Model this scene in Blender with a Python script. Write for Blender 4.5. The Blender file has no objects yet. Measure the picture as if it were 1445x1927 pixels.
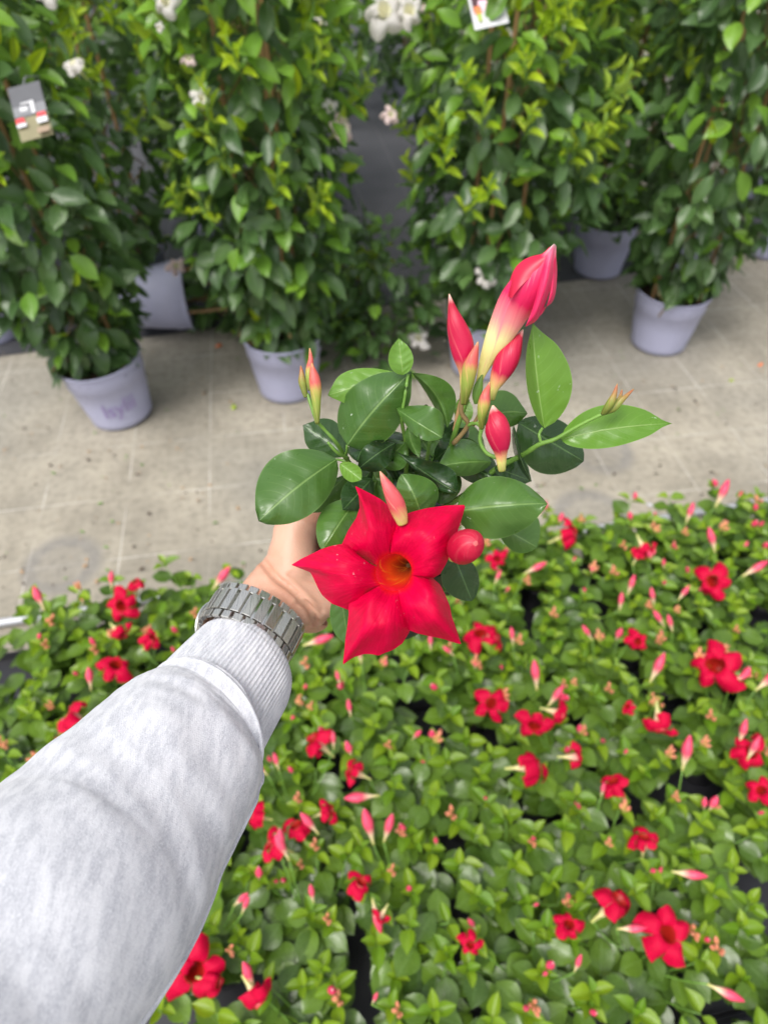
import bpy, math, random
from mathutils import Vector, Matrix, noise
PI = math.pi
C = bpy.context.scene.collection
sc = bpy.context.scene

# ---------------------------------------------------------------- camera
CAM = Vector((0, 0, 1.5)); PITCH = math.radians(46)
cd = bpy.data.cameras.new('camera'); cam = bpy.data.objects.new('camera', cd); C.objects.link(cam)
cam.location = CAM; cam.rotation_euler = (PI/2 - PITCH, 0, 0)
cd.sensor_fit = 'VERTICAL'; cd.sensor_height = 9.97; cd.sensor_width = 7.48; cd.lens = 6.86
cd.clip_start = 0.02; cd.clip_end = 300
cd.dof.use_dof = True; cd.dof.focus_distance = 0.385; cd.dof.aperture_fstop = 2.1
sc.camera = cam
# ---------------------------------------------------------------- light
SUN_EL, SUN_AZ = math.radians(62), math.radians(215)
world = bpy.data.worlds.new('World'); sc.world = world; world.use_nodes = True
nt = world.node_tree; bg = nt.nodes['Background']
sky = nt.nodes.new('ShaderNodeTexSky'); sky.sky_type = 'NISHITA'; sky.sun_disc = False
sky.sun_elevation = SUN_EL; sky.sun_rotation = SUN_AZ; sky.dust_density = 4; sky.air_density = 1.2
hs = nt.nodes.new('ShaderNodeHueSaturation'); hs.inputs['Saturation'].default_value = 0.30
nt.links.new(sky.outputs[0], hs.inputs['Color']); nt.links.new(hs.outputs[0], bg.inputs[0])
bg.inputs[1].default_value = 0.15
sd = bpy.data.lights.new('sun', 'SUN'); sd.energy = 1.5; sd.angle = math.radians(28); sd.color = (1, .965, .91)
sun = bpy.data.objects.new('sun', sd); C.objects.link(sun)
sun.rotation_euler = Vector((math.sin(SUN_AZ)*math.cos(SUN_EL), math.cos(SUN_AZ)*math.cos(SUN_EL), math.sin(SUN_EL))).to_track_quat('Z', 'Y').to_euler()
sc.view_settings.view_transform = 'Standard'; sc.view_settings.look = 'None'
sc.view_settings.exposure = 0.64; sc.view_settings.gamma = 1
sc.cycles.use_denoising = True
sc.cycles.max_bounces = 7; sc.cycles.transparent_max_bounces = 6
sc.cycles.transmission_bounces = 4; sc.cycles.glossy_bounces = 3; sc.cycles.diffuse_bounces = 4

# ---------------------------------------------------------------- helpers
F = Vector((0, math.cos(PITCH), -math.sin(PITCH))); U = Vector((0, math.sin(PITCH), math.cos(PITCH))); R = Vector((1, 0, 0))
FP = 1326.0
def P(px, py, z):                       # a point in the place at depth z in front of the lens
    return CAM + F*z + R*((px-722.5)/FP*z) - U*((py-963.5)/FP*z)
def ray_at(px, py, h):                  # where that line of sight meets the height h
    d = F + R*((px-722.5)/FP) - U*((py-963.5)/FP)
    return CAM + d*((h-CAM.z)/d.z)
def proj(w):
    v = w-CAM; z = v.dot(F)
    return (722.5+v.dot(R)/z*FP, 963.5-v.dot(U)/z*FP, z)
def lerp(a, b, t): return a+(b-a)*t
def sstep(a, b, x):
    t = min(1, max(0, (x-a)/(b-a))); return t*t*(3-2*t)

class MB:
    def __init__(s): s.v = []; s.f = []; s.uv = []; s.mi = []
    def grid(s, rows, closed=False, flip=False, mi=0, cap0=False, cap1=False):
        b = len(s.v); nr = len(rows); nc = len(rows[0])
        for r in rows: s.v += [tuple(p) for p in r]
        n = nc if closed else nc-1
        for r in range(nr-1):
            for c in range(n):
                c2 = (c+1) % nc
                q = [b+r*nc+c, b+r*nc+c2, b+(r+1)*nc+c2, b+(r+1)*nc+c]
                uv = [(c/n, r/(nr-1)), ((c+1)/n, r/(nr-1)), ((c+1)/n, (r+1)/(nr-1)), (c/n, (r+1)/(nr-1))]
                if flip: q.reverse(); uv.reverse()
                s.f.append(q); s.uv += uv; s.mi.append(mi)
        if cap0: s.f.append([b+c for c in range(nc)][::(1 if flip else -1)]); s.uv += [(.5, 0)]*nc; s.mi.append(mi)
        if cap1: s.f.append([b+(nr-1)*nc+c for c in range(nc)][::(-1 if flip else 1)]); s.uv += [(.5, 1)]*nc; s.mi.append(mi)
    def tube(s, pts, n=8, mi=0, ref=None, cap=True):
        # pts: (Vector, r) or (Vector, ra, rb)
        s.grid(tube_rows(pts, n, ref), closed=True, mi=mi, cap0=cap, cap1=cap)
    def box(s, M, hx, hy, hz, bev=0.0, mi=0):
        k = 1
        xs = [(-1, -1), (1, -1), (1, 1), (-1, 1)]
        rows = []
        lv = [(-hz, bev), (-hz+bev, 0), (hz-bev, 0), (hz, bev)] if bev > 0 else [(-hz, 0), (hz, 0)]
        for z, i in lv:
            if bev > 0:
                row = []
                for a, (x, y) in enumerate(xs):
                    p1 = (x*(hx-i), y*(hy-i-bev*.0)); row += [M @ Vector((p1[0], p1[1], z))]
            else: row = [M @ Vector((x*hx, y*hy, z)) for x, y in xs]
            rows.append(row)
        s.grid(rows, closed=True, mi=mi, cap0=True, cap1=True)
    def mesh(s, name, mats, smooth=True):
        me = bpy.data.meshes.new(name); me.from_pydata(s.v, [], s.f)
        ul = me.uv_layers.new(name='UVMap')
        flat = [x for p in s.uv for x in p]
        if len(flat) == len(me.loops)*2: ul.data.foreach_set('uv', flat)
        for m in (mats if isinstance(mats, (list, tuple)) else [mats]): me.materials.append(m)
        me.polygons.foreach_set('material_index', s.mi)
        me.polygons.foreach_set('use_smooth', [smooth]*len(me.polygons))
        me.update(); return me
    def build(s, name, mats, parent=None, smooth=True):
        return link(name, s.mesh(name, mats, smooth), parent)
def tube_rows(pts, n=8, ref=None, fn=None):
    rows = []; N = len(pts)
    ref = ref or Vector((.13, .37, .92))
    for i, p in enumerate(pts):
        a = pts[max(0, i-1)][0]; b = pts[min(N-1, i+1)][0]
        t = (b-a).normalized()
        x = ref - t*ref.dot(t)
        if x.length < 1e-4: x = t.orthogonal()
        x.normalize(); y = t.cross(x)
        ra = p[1]; rb = p[2] if len(p) > 2 else p[1]
        row = []
        for c in range(n):
            th = 2*PI*c/n; m = fn(i/(N-1), th) if fn else 1
            row.append(p[0] + x*(ra*m*math.cos(th)) + y*(rb*m*math.sin(th)))
        rows.append(row)
    return rows
def catmull(ps, k):
    out = []; n = len(ps)
    for i in range(n-1):
        p0 = ps[max(0, i-1)]; p1 = ps[i]; p2 = ps[i+1]; p3 = ps[min(n-1, i+2)]
        for j in range(k):
            t = j/k
            out.append(tuple(.5*((2*b)+(c-a)*t+(2*a-5*b+4*c-d)*t*t+(3*b-a-3*c+d)*t**3) for a, b, c, d in zip(p0, p1, p2, p3)))
    out.append(tuple(ps[-1])); return out
def link(name, me, parent=None, M=None):
    o = bpy.data.objects.new(name, me); C.objects.link(o)
    if parent: o.parent = parent
    if M is not None: o.matrix_basis = M
    return o
def tag(o, label=None, cat=None, group=None, kind=None):
    if label: o['label'] = label
    if cat: o['category'] = cat
    if group: o['group'] = group
    if kind: o['kind'] = kind
    return o
def empty(name, loc, label, cat, group=None, rot=(0, 0, 0)):
    o = bpy.data.objects.new(name, None); C.objects.link(o); o.location = loc; o.rotation_euler = rot
    o.empty_display_size = .02
    return tag(o, label, cat, group)
def frame(o, d, n, s=1.0, sx=None):     # local Y along d, local Z along n
    y = d.normalized(); z = (n - y*n.dot(y))
    if z.length < 1e-4: z = y.orthogonal()
    z.normalize(); x = y.cross(z); sx = sx or s
    return Matrix(((x.x*sx, y.x*s, z.x*s, o.x), (x.y*sx, y.y*s, z.y*s, o.y), (x.z*sx, y.z*s, z.z*s, o.z), (0, 0, 0, 1)))

# ---------------------------------------------------------------- materials
def new_mat(name):
    m = bpy.data.materials.new(name); m.use_nodes = True
    t = m.node_tree; b = t.nodes['Principled BSDF']; return m, t, b
def nd(t, typ, **kw):
    n = t.nodes.new(typ)
    for k, v in kw.items():
        if k == 'op': n.operation = v
        elif k.startswith('i'): n.inputs[int(k[1:])].default_value = v
        else: setattr(n, k, v)
    return n
def mth(t, op, a, b=None, c=None, clamp=False):
    n = t.nodes.new('ShaderNodeMath'); n.operation = op; n.use_clamp = clamp
    for i, x in enumerate((a, b, c)):
        if x is None: continue
        if isinstance(x, (int, float)): n.inputs[i].default_value = x
        else: t.links.new(x, n.inputs[i])
    return n.outputs[0]
def mixc(t, f, a, b, mode='MIX'):
    n = t.nodes.new('ShaderNodeMix'); n.data_type = 'RGBA'; n.blend_type = mode
    for i, x in ((0, f), (6, a), (7, b)):
        if isinstance(x, (int, float)): n.inputs[i].default_value = x
        elif isinstance(x, tuple): n.inputs[i].default_value = (*x[:3], 1)
        else: t.links.new(x, n.inputs[i])
    return n.outputs[2]
def noi(t, vec, scale, detail=3, rough=.5):
    n = t.nodes.new('ShaderNodeTexNoise'); n.inputs['Scale'].default_value = scale
    n.inputs['Detail'].default_value = detail; n.inputs['Roughness'].default_value = rough
    if vec is not None: t.links.new(vec, n.inputs['Vector'])
    return n.outputs[0]
def bump(t, b, h, strength, dist):
    n = t.nodes.new('ShaderNodeBump'); n.inputs['Strength'].default_value = strength; n.inputs['Distance'].default_value = dist
    t.links.new(h, n.inputs['Height']); t.links.new(n.outputs[0], b.inputs['Normal'])
def remap(t, x, a, b, c=0., d=1.):
    n = t.nodes.new('ShaderNodeMapRange'); n.clamp = True
    t.links.new(x, n.inputs[0])
    for i, v in enumerate((a, b, c, d)): n.inputs[i+1].default_value = v
    return n.outputs[0]
def mapping(t, out, scale=(1, 1, 1), rot=(0, 0, 0), loc=(0, 0, 0)):
    n = t.nodes.new('ShaderNodeMapping'); t.links.new(out, n.inputs[0])
    n.inputs['Scale'].default_value = scale; n.inputs['Rotation'].default_value = rot; n.inputs['Location'].default_value = loc
    return n.outputs[0]
def simple(name, col, rough=.5, metal=0, nscale=None, namp=.15, bmp=0, bscale=None, coat=0):
    m, t, b = new_mat(name); b.inputs['Roughness'].default_value = rough; b.inputs['Metallic'].default_value = metal
    b.inputs['Coat Weight'].default_value = coat
    tc = t.nodes.new('ShaderNodeTexCoord')
    n = noi(t, tc.outputs['Object'], nscale or 30)
    t.links.new(mixc(t, n, tuple(c*(1-namp) for c in col), tuple(min(1, c*(1+namp)) for c in col)), b.inputs['Base Color'])
    if bmp: bump(t, b, noi(t, tc.outputs['Object'], bscale or 200), bmp, .002)
    return m
def leaf_mat(name, dark, light, vein, rough=.38, nveins=11, veinamt=.55, trans=.22, back=None, speck=0.0, spec=.5, varh=.02):
    m, t, b = new_mat(name); L = t.links
    uv = t.nodes.new('ShaderNodeUVMap'); sp = t.nodes.new('ShaderNodeSeparateXYZ'); L.new(uv.outputs[0], sp.inputs[0])
    oi = t.nodes.new('ShaderNodeObjectInfo'); ge = t.nodes.new('ShaderNodeNewGeometry')
    rnd = mth(t, 'FRACT', mth(t, 'ADD', oi.outputs['Random'], ge.outputs['Random Per Island']))
    a = mth(t, 'ABSOLUTE', mth(t, 'SUBTRACT', mth(t, 'MULTIPLY', sp.outputs[0], 2.), 1.))
    ph = mth(t, 'SUBTRACT', mth(t, 'MULTIPLY', sp.outputs[1], float(nveins)), mth(t, 'MULTIPLY', mth(t, 'POWER', a, 1.3), 2.6))
    pp = mth(t, 'PINGPONG', ph, .5)
    side = mth(t, 'MULTIPLY', remap(t, pp, .0, .09, 1., 0.), remap(t, a, .55, 1., .55, .0))
    mid = remap(t, a, .016, .045, 1., 0.)
    ve = mth(t, 'MAXIMUM', mid, mth(t, 'MULTIPLY', side, .34))
    edge = mth(t, 'MULTIPLY', remap(t, a, .955, .99, 0., 1.), .45)
    tc = t.nodes.new('ShaderNodeTexCoord')
    nz = noi(t, tc.outputs['Object'], 14 if nveins < 10 else 45, 4)
    base = mixc(t, mth(t, 'MULTIPLY_ADD', rnd, .65, mth(t, 'MULTIPLY', nz, .35)), dark, light)
    base = mixc(t, mth(t, 'MULTIPLY', mth(t, 'MAXIMUM', ve, edge), veinamt), base, vein)
    if speck:
        s2 = noi(t, tc.outputs['Object'], 260, 2); s3 = noi(t, tc.outputs['Object'], 30, 2)
        k = mth(t, 'MULTIPLY', remap(t, s2, .70, .76), remap(t, s3, .5, .62))
        base = mixc(t, mth(t, 'MULTIPLY', k, speck), base, (.75, .85, .7))
    bk = mixc(t, ge.outputs['Backfacing'], base, mixc(t, .45, base, back or (.22, .36, .15)))
    L.new(bk, b.inputs['Base Color'])
    b.inputs['Roughness'].default_value = rough; b.inputs['Specular IOR Level'].default_value = spec
    b.inputs['Coat Weight'].default_value = .25 if speck else .12; b.inputs['Coat Roughness'].default_value = .22
    L.new(mth(t, 'ADD', remap(t, nz, .3, .7, rough-.08, rough+.1), mth(t, 'MULTIPLY', ge.outputs['Backfacing'], .25)), b.inputs['Roughness'])
    h = mth(t, 'SUBTRACT', mth(t, 'MULTIPLY', nz, .5), mth(t, 'MULTIPLY', ve, .5))
    bump(t, b, h, .35, .0012)
    tr = t.nodes.new('ShaderNodeBsdfTranslucent'); L.new(mixc(t, .5, bk, light), tr.inputs[0])
    mx = t.nodes.new('ShaderNodeMixShader'); mx.inputs[0].default_value = trans
    L.new(b.outputs[0], mx.inputs[1]); L.new(tr.outputs[0], mx.inputs[2])
    L.new(mx.outputs[0], t.nodes['Material Output'].inputs[0])
    return m
M = {}
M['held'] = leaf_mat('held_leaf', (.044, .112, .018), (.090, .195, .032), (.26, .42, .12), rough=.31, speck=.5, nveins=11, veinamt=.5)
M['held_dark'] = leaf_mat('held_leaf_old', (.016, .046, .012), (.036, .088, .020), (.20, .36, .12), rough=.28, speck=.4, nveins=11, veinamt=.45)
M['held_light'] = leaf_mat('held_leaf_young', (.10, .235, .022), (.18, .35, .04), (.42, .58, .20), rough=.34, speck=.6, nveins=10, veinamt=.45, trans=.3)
M['bed'] = leaf_mat('bed_leaf', (.026, .066, .011), (.150, .265, .022), (.28, .45, .16), rough=.32, nveins=7, veinamt=.25)
M['bed_young'] = leaf_mat('bed_leaf_young', (.095, .235, .010), (.27, .39, .014), (.42, .55, .12), rough=.42, nveins=7, veinamt=.2, trans=.35)
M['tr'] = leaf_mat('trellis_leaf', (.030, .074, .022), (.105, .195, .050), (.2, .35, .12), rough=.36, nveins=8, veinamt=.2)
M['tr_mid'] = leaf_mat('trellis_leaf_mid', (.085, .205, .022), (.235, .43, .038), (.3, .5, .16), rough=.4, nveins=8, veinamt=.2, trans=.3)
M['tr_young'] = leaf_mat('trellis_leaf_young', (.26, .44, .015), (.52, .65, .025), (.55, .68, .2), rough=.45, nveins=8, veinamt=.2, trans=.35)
M['stem'] = simple('green_stem', (.13, .26, .04), .45, nscale=90, namp=.5)
M['twig'] = simple('woody_twig', (.22, .15, .06), .6, nscale=60, namp=.5)
M['cane'] = simple('bamboo_cane', (.40, .235, .105), .55, nscale=18, namp=.3)
M['soil'] = simple('soil', (.055, .03, .018), .95, nscale=60, namp=.7, bmp=.9, bscale=90)
M['pot'] = simple('lavender_pot', (.40, .405, .55), .5, nscale=9, namp=.08, bmp=.08, bscale=25)
M['pot_black'] = simple('black_plastic', (.018, .018, .022), .42, nscale=20, namp=.3)
M['ink'] = simple('purple_print', (.30, .23, .45), .5, nscale=80, namp=.35)
M['steel_pipe'] = simple('galvanised_pipe', (.46, .47, .50), .45, metal=.3, nscale=15, namp=.2)

def petal_mat(name, red, dark, pale, orange=None, trans=.22, tip=None):
    m, t, b = new_mat(name); L = t.links
    uv = t.nodes.new('ShaderNodeUVMap'); sp = t.nodes.new('ShaderNodeSeparateXYZ'); L.new(uv.outputs[0], sp.inputs[0])
    tc = t.nodes.new('ShaderNodeTexCoord'); oi = t.nodes.new('ShaderNodeObjectInfo')
    st = noi(t, mapping(t, uv.outputs[0], (26, 2.2, 1)), 1.0, 4, .6)
    n2 = noi(t, tc.outputs['Object'], 60, 3)
    c = mixc(t, remap(t, mth(t, 'ADD', mth(t, 'MULTIPLY', st, .5), mth(t, 'MULTIPLY', n2, .5)), .38, .62), red, dark)
    if orange is not None:
        c = mixc(t, remap(t, mth(t, 'MULTIPLY_ADD', st, .10, sp.outputs[1]), .05, .15, 1., 0.), c, orange)
    sp2 = noi(t, tc.outputs['Object'], 420, 2); sp3 = noi(t, tc.outputs['Object'], 38, 2)
    if orange is not None and red[0] < .78: c = mixc(t, mth(t, 'MULTIPLY', mth(t, 'MULTIPLY', remap(t, sp2, .68, .74), remap(t, sp3, .54, .66)), .45), c, (.85, .45, .5))
    L.new(c, b.inputs['Base Color']); b.inputs['Roughness'].default_value = .42
    b.inputs['Specular IOR Level'].default_value = .14
    b.inputs['Sheen Weight'].default_value = .0; b.inputs['Sheen Tint'].default_value = (1, .4, .5, 1)
    bump(t, b, mth(t, 'ADD', mth(t, 'MULTIPLY', st, .9), n2), .45, .0014)
    tr = t.nodes.new('ShaderNodeBsdfTranslucent'); L.new(c, tr.inputs[0])
    mx = t.nodes.new('ShaderNodeMixShader'); mx.inputs[0].default_value = trans
    L.new(b.outputs[0], mx.inputs[1]); L.new(tr.outputs[0], mx.inputs[2]); L.new(mx.outputs[0], t.nodes['Material Output'].inputs[0])
    return m
RED = (.74, .002, .026)
M['petal'] = petal_mat('red_petal', (.72, .0006, .056), (.56, .0004, .036), None, orange=(.70, .008, .014))
M['petal_bed'] = petal_mat('bed_red_petal', (.70, .003, .056), (.50, .001, .032), None, orange=(.55, .003, .02))
M['petal_white'] = petal_mat('white_petal', (.82, .80, .76), (.80, .74, .72), None, orange=(.82, .80, .66), trans=.4)
M['petal_pink'] = petal_mat('pale_pink_petal', (.80, .66, .64), (.78, .60, .58), None, orange=(.75, .60, .40), trans=.3)
def ramp_mat(name, stops, streak=.08, rough=.45, twist=3.0, trans=.12, tint=None, amt=.0):
    m, t, b = new_mat(name); L = t.links
    uv = t.nodes.new('ShaderNodeUVMap'); sp = t.nodes.new('ShaderNodeSeparateXYZ'); L.new(uv.outputs[0], sp.inputs[0])
    sw = t.nodes.new('ShaderNodeCombineXYZ')
    L.new(mth(t, 'MULTIPLY', mth(t, 'ADD', sp.outputs[0], mth(t, 'MULTIPLY', sp.outputs[1], twist*.16)), 14.), sw.inputs[0])
    L.new(mth(t, 'MULTIPLY', sp.outputs[1], 1.6), sw.inputs[1])
    st = noi(t, sw.outputs[0], 1.0, 3, .6)
    v = mth(t, 'ADD', sp.outputs[1], mth(t, 'MULTIPLY', mth(t, 'SUBTRACT', st, .5), streak))
    r = t.nodes.new('ShaderNodeValToRGB'); L.new(v, r.inputs[0]); e = r.color_ramp.elements
    while len(e) < len(stops): e.new(.5)
    for el, (p, c) in zip(e, stops): el.position = p; el.color = (*c, 1)
    col = r.outputs[0]
    if tint: col = mixc(t, mth(t, 'MULTIPLY', remap(t, st, .56, .66), amt), col, tint)
    L.new(col, b.inputs['Base Color']); b.inputs['Roughness'].default_value = rough
    bump(t, b, st, .35, .0015)
    tr = t.nodes.new('ShaderNodeBsdfTranslucent'); L.new(col, tr.inputs[0])
    mx = t.nodes.new('ShaderNodeMixShader'); mx.inputs[0].default_value = trans
    L.new(b.outputs[0], mx.inputs[1]); L.new(tr.outputs[0], mx.inputs[2]); L.new(mx.outputs[0], t.nodes['Material Output'].inputs[0])
    return m
YG, YEL, REDB, PAL = (.30, .38, .05), (.70, .66, .20), (.56, .006, .065), (.80, .42, .36)
M['bud_red'] = ramp_mat('bud_red', [(0, (.25, .30, .05)), (.14, YEL), (.27, (.80, .35, .18)), (.36, REDB), (.84, (.46, .005, .035)), (.93, PAL), (1, (.8, .6, .4))], streak=.12, tint=(.74, .16, .17), amt=.5)
M['bud_big'] = ramp_mat('bud_big', [(0, (.62, .50, .10)), (.12, (.80, .78, .25)), (.34, (.84, .80, .36)), (.43, (.86, .28, .28)), (.53, (.76, .016, .115)), (.90, (.74, .010, .09)), (.96, (.82, .30, .36)), (1, (.86, .7, .66))], streak=.10, tint=(.86, .22, .30), amt=.6)
M['bud_small'] = ramp_mat('bud_small', [(0, (.13, .17, .025)), (.3, (.28, .36, .06)), (.46, (.45, .38, .09)), (.58, (.58, .10, .09)), (.84, (.60, .10, .08)), (1, (.66, .40, .15))], streak=.24, tint=(.75, .5, .2), amt=.5)
M['bud_pink'] = ramp_mat('bud_pink', [(0, (.55, .50, .14)), (.16, (.62, .42, .16)), (.34, (.62, .09, .10)), (.8, (.66, .10, .11)), (1, (.74, .42, .25))], streak=.3, tint=(.74, .38, .28), amt=.6)
M['bud_green'] = ramp_mat('bud_green', [(0, (.12, .16, .025)), (.45, (.24, .28, .05)), (.7, (.34, .22, .06)), (.9, (.40, .11, .05)), (1, (.45, .3, .1))], streak=.3, tint=(.42, .12, .06), amt=.5)
M['bud_round'] = ramp_mat('bud_round', [(0, (.50, .50, .12)), (.22, (.75, .45, .2)), (.34, (.54, .004, .042)), (.97, (.48, .004, .036)), (1, (.62, .12, .12))], streak=.08, tint=(.66, .12, .14), amt=.3)
M['bud_bed'] = ramp_mat('bud_bed', [(0, (.50, .55, .12)), (.25, (.80, .62, .40)), (.42, (.78, .09, .16)), (.9, (.72, .03, .11)), (1, (.8, .5, .5))], streak=.15)
M['bud_orange'] = ramp_mat('bud_orange', [(0, (.35, .40, .08)), (.4, (.70, .42, .16)), (.8, (.72, .20, .14)), (1, (.7, .4, .2))], streak=.25)
M['tube'] = ramp_mat('flower_tube', [(0, (.50, .55, .15)), (.3, (.80, .72, .35)), (.65, (.82, .40, .33)), (.9, (.72, .02, .06)), (1, (.62, .004, .03))], streak=.15)
M['tube_white'] = ramp_mat('flower_tube_white', [(0, (.45, .55, .15)), (.5, (.7, .72, .35)), (1, (.8, .78, .7))], streak=.15)
M['throat'] = ramp_mat('flower_throat', [(0, (.70, .003, .030)), (.22, (.72, .014, .014)), (.48, (.74, .075, .008)), (1, (.20, .03, .008))], streak=.2, twist=2, tint=(.85, .25, .02), amt=.55, trans=.3)

# ---------------------------------------------------------------- ground
m, t, b = new_mat('woven_ground_cloth'); M['ground'] = m
tc = t.nodes.new('ShaderNodeTexCoord'); v = mapping(t, tc.outputs['Object'], rot=(0, 0, math.radians(-9.3)))
sp = t.nodes.new('ShaderNodeSeparateXYZ'); t.links.new(v, sp.inputs[0])
def gl(ax, step, wid, off=0.):
    return remap(t, mth(t, 'PINGPONG', mth(t, 'ADD', sp.outputs[ax], off), step/2), wid*.4, wid, 1., 0.)
wob = noi(t, v, 3.5, 5, .6); fine = noi(t, v, 42, 4, .6)
lines = mth(t, 'MAXIMUM', gl(0, .245, .0024, .03), mth(t, 'MULTIPLY', gl(1, .245, .0028, .10), .9))
lines = mth(t, 'MULTIPLY', lines, remap(t, noi(t, v, 5, 2), .40, .62, .05, .85))
base = mixc(t, remap(t, wob, .35, .68), (.24, .215, .172), (.41, .368, .295))
base = mixc(t, remap(t, noi(t, v, 1.1, 3), .45, .62, 0., .55), base, (.255, .245, .22))
st1 = noi(t, mapping(t, v, (3, 60, 1)), 1., 3); st2 = noi(t, mapping(t, v, (60, 3, 1)), 1., 3)
base = mixc(t, mth(t, 'MULTIPLY', remap(t, mth(t, 'ADD', st1, st2), .85, 1.2), .12), base, (.50, .46, .39))
base = mixc(t, mth(t, 'MULTIPLY', remap(t, fine, .46, .66), .42), base, (.15, .138, .112))
base = mixc(t, lines, base, (.56, .53, .48))
# ring marks left by pots that once stood there
for (px, py, r) in ((118, 1062, .085), (1128, 850, .085), (1112, 972, .09), (700, 905, .08)):
    w = ray_at(px, py, 0)
    vs = t.nodes.new('ShaderNodeVectorMath'); vs.operation = 'DISTANCE'; vs.inputs[1].default_value = (w.x, w.y, 0)
    t.links.new(tc.outputs['Object'], vs.inputs[0])
    d = vs.outputs['Value']; dd = mth(t, 'ADD', d, mth(t, 'MULTIPLY', mth(t, 'SUBTRACT', fine, .5), .035))
    ring = remap(t, mth(t, 'ABSOLUTE', mth(t, 'SUBTRACT', dd, r)), .008, .036, .50, 0.)
    disc = remap(t, dd, r*.8, r*1.1, .26, 0.)
    base = mixc(t, mth(t, 'MULTIPLY', mth(t, 'MAXIMUM', ring, disc), remap(t, wob, .3, .5, .3, 1.)), base, (.15, .15, .16))
t.links.new(base, b.inputs['Base Color']); b.inputs['Roughness'].default_value = .85
wx = mth(t, 'PINGPONG', sp.outputs[0], .0022); wy = mth(t, 'PINGPONG', sp.outputs[1], .0022)
bump(t, b, mth(t, 'ADD', mth(t, 'MULTIPLY', mth(t, 'ADD', wx, wy), 220.), fine), .25, .003)
g = MB(); N = 60
g.grid([[Vector((lerp(-40, 40, c/N), lerp(-15, 60, r/N), 0)) for c in range(N+1)] for r in range(N+1)])
tag(g.build('ground', M['ground']), 'beige woven ground cloth with faint grid lines across the nursery floor', kind='structure')
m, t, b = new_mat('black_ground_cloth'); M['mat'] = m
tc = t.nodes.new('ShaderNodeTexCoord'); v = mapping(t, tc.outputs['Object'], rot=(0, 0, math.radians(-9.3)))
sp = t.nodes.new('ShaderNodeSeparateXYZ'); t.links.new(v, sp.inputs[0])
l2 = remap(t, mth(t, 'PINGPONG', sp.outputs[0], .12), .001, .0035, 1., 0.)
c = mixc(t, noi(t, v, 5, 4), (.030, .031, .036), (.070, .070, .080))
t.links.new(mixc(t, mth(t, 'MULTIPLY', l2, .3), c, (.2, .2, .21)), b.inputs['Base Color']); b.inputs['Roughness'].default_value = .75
E0 = ray_at(0, 1180, 0); E1 = ray_at(1445, 950, 0)
e1 = (E1-E0).normalized(); e2 = Vector((e1.y, -e1.x, 0))
def sheet(name, pts, z, mat, label):
    g = MB(); g.grid([[Vector((pts[0][0], pts[0][1], z)), Vector((pts[1][0], pts[1][1], z))], [Vector((pts[3][0], pts[3][1], z)), Vector((pts[2][0], pts[2][1], z))]])
    return tag(g.build(name, mat), label, kind='structure')
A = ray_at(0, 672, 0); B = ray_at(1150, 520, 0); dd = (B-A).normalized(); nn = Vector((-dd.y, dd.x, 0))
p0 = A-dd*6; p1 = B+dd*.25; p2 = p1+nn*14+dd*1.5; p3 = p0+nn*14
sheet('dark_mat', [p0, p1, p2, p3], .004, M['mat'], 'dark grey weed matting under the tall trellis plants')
p0 = E0+e2*.14-e1*2; p1 = E0+e2*.14+e1*5; 
sheet('bed_mat', [p0+e2*2.4, p1+e2*2.4, p1, p0], .004, M['mat'], 'black cloth under the bed of red flowering plants')

# ---------------------------------------------------------------- leaf meshes (shared)
def leaf_profile(v, m=.45, p=.72, ac=.4):
    k = math.log(.5)/math.log(m)
    return max(0, math.sin(PI*min(1, v)**k))**p*(1-ac*sstep(.78, 1, v))
def leaf_mesh(name, mat, w=.32, m=.45, curl=.25, cup=.1, wav=.02, rows=6, cols=4, ac=.4, seed=0):
    mb = MB(); rr = []
    for r in range(rows+1):
        v = r/rows; hw = max(.012, w*leaf_profile(v, m, ac=ac)); row = []
        for c in range(cols+1):
            u = 2*c/cols-1
            z = -curl*v*v*.5 + cup*abs(u)**1.2*hw/w*.5 + wav*math.sin(v*9+seed+u*2)*abs(u)
            row.append(Vector((u*hw, .07+v*.93 - abs(u)*.03*v, z)))
        rr.append(row)
    mb.grid(rr)
    mb.grid([[Vector((-.012, 0, 0)), Vector((.012, 0, 0))], [Vector((-.01, .09, 0)), Vector((.01, .09, 0))]])
    return mb.mesh(name, mat)
rs = random.Random(5)
LB = [leaf_mesh('bed_leaf', M['bed'], w=.34+.03*(k % 3), m=.46+.03*(k % 2), curl=.1+.18*k/4, cup=.12+.05*(k % 3), wav=.03, seed=k, ac=.3) for k in range(5)]
LBY = [leaf_mesh('bed_leaf_young', M['bed_young'], w=.25+.03*k, curl=.1+.15*k, cup=.5, wav=.02, rows=5, seed=k) for k in range(3)]
LT = [leaf_mesh('trellis_leaf', M['tr'], w=.205+.03*(k % 3), m=.48, curl=.15+.1*k, cup=.12+.06*(k % 3), wav=.03, seed=k, ac=.45) for k in range(5)]
LTM = [leaf_mesh('trellis_leaf_mid', M['tr_mid'], w=.21+.03*(k % 3), m=.48, curl=.1+.15*k, cup=.2, wav=.03, seed=k, ac=.45) for k in range(4)]
LTY = [leaf_mesh('trellis_leaf_young', M['tr_young'], w=.13+.03*k, curl=-.1+.2*k, cup=.45, wav=.02, rows=5, seed=k) for k in range(3)]

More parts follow.
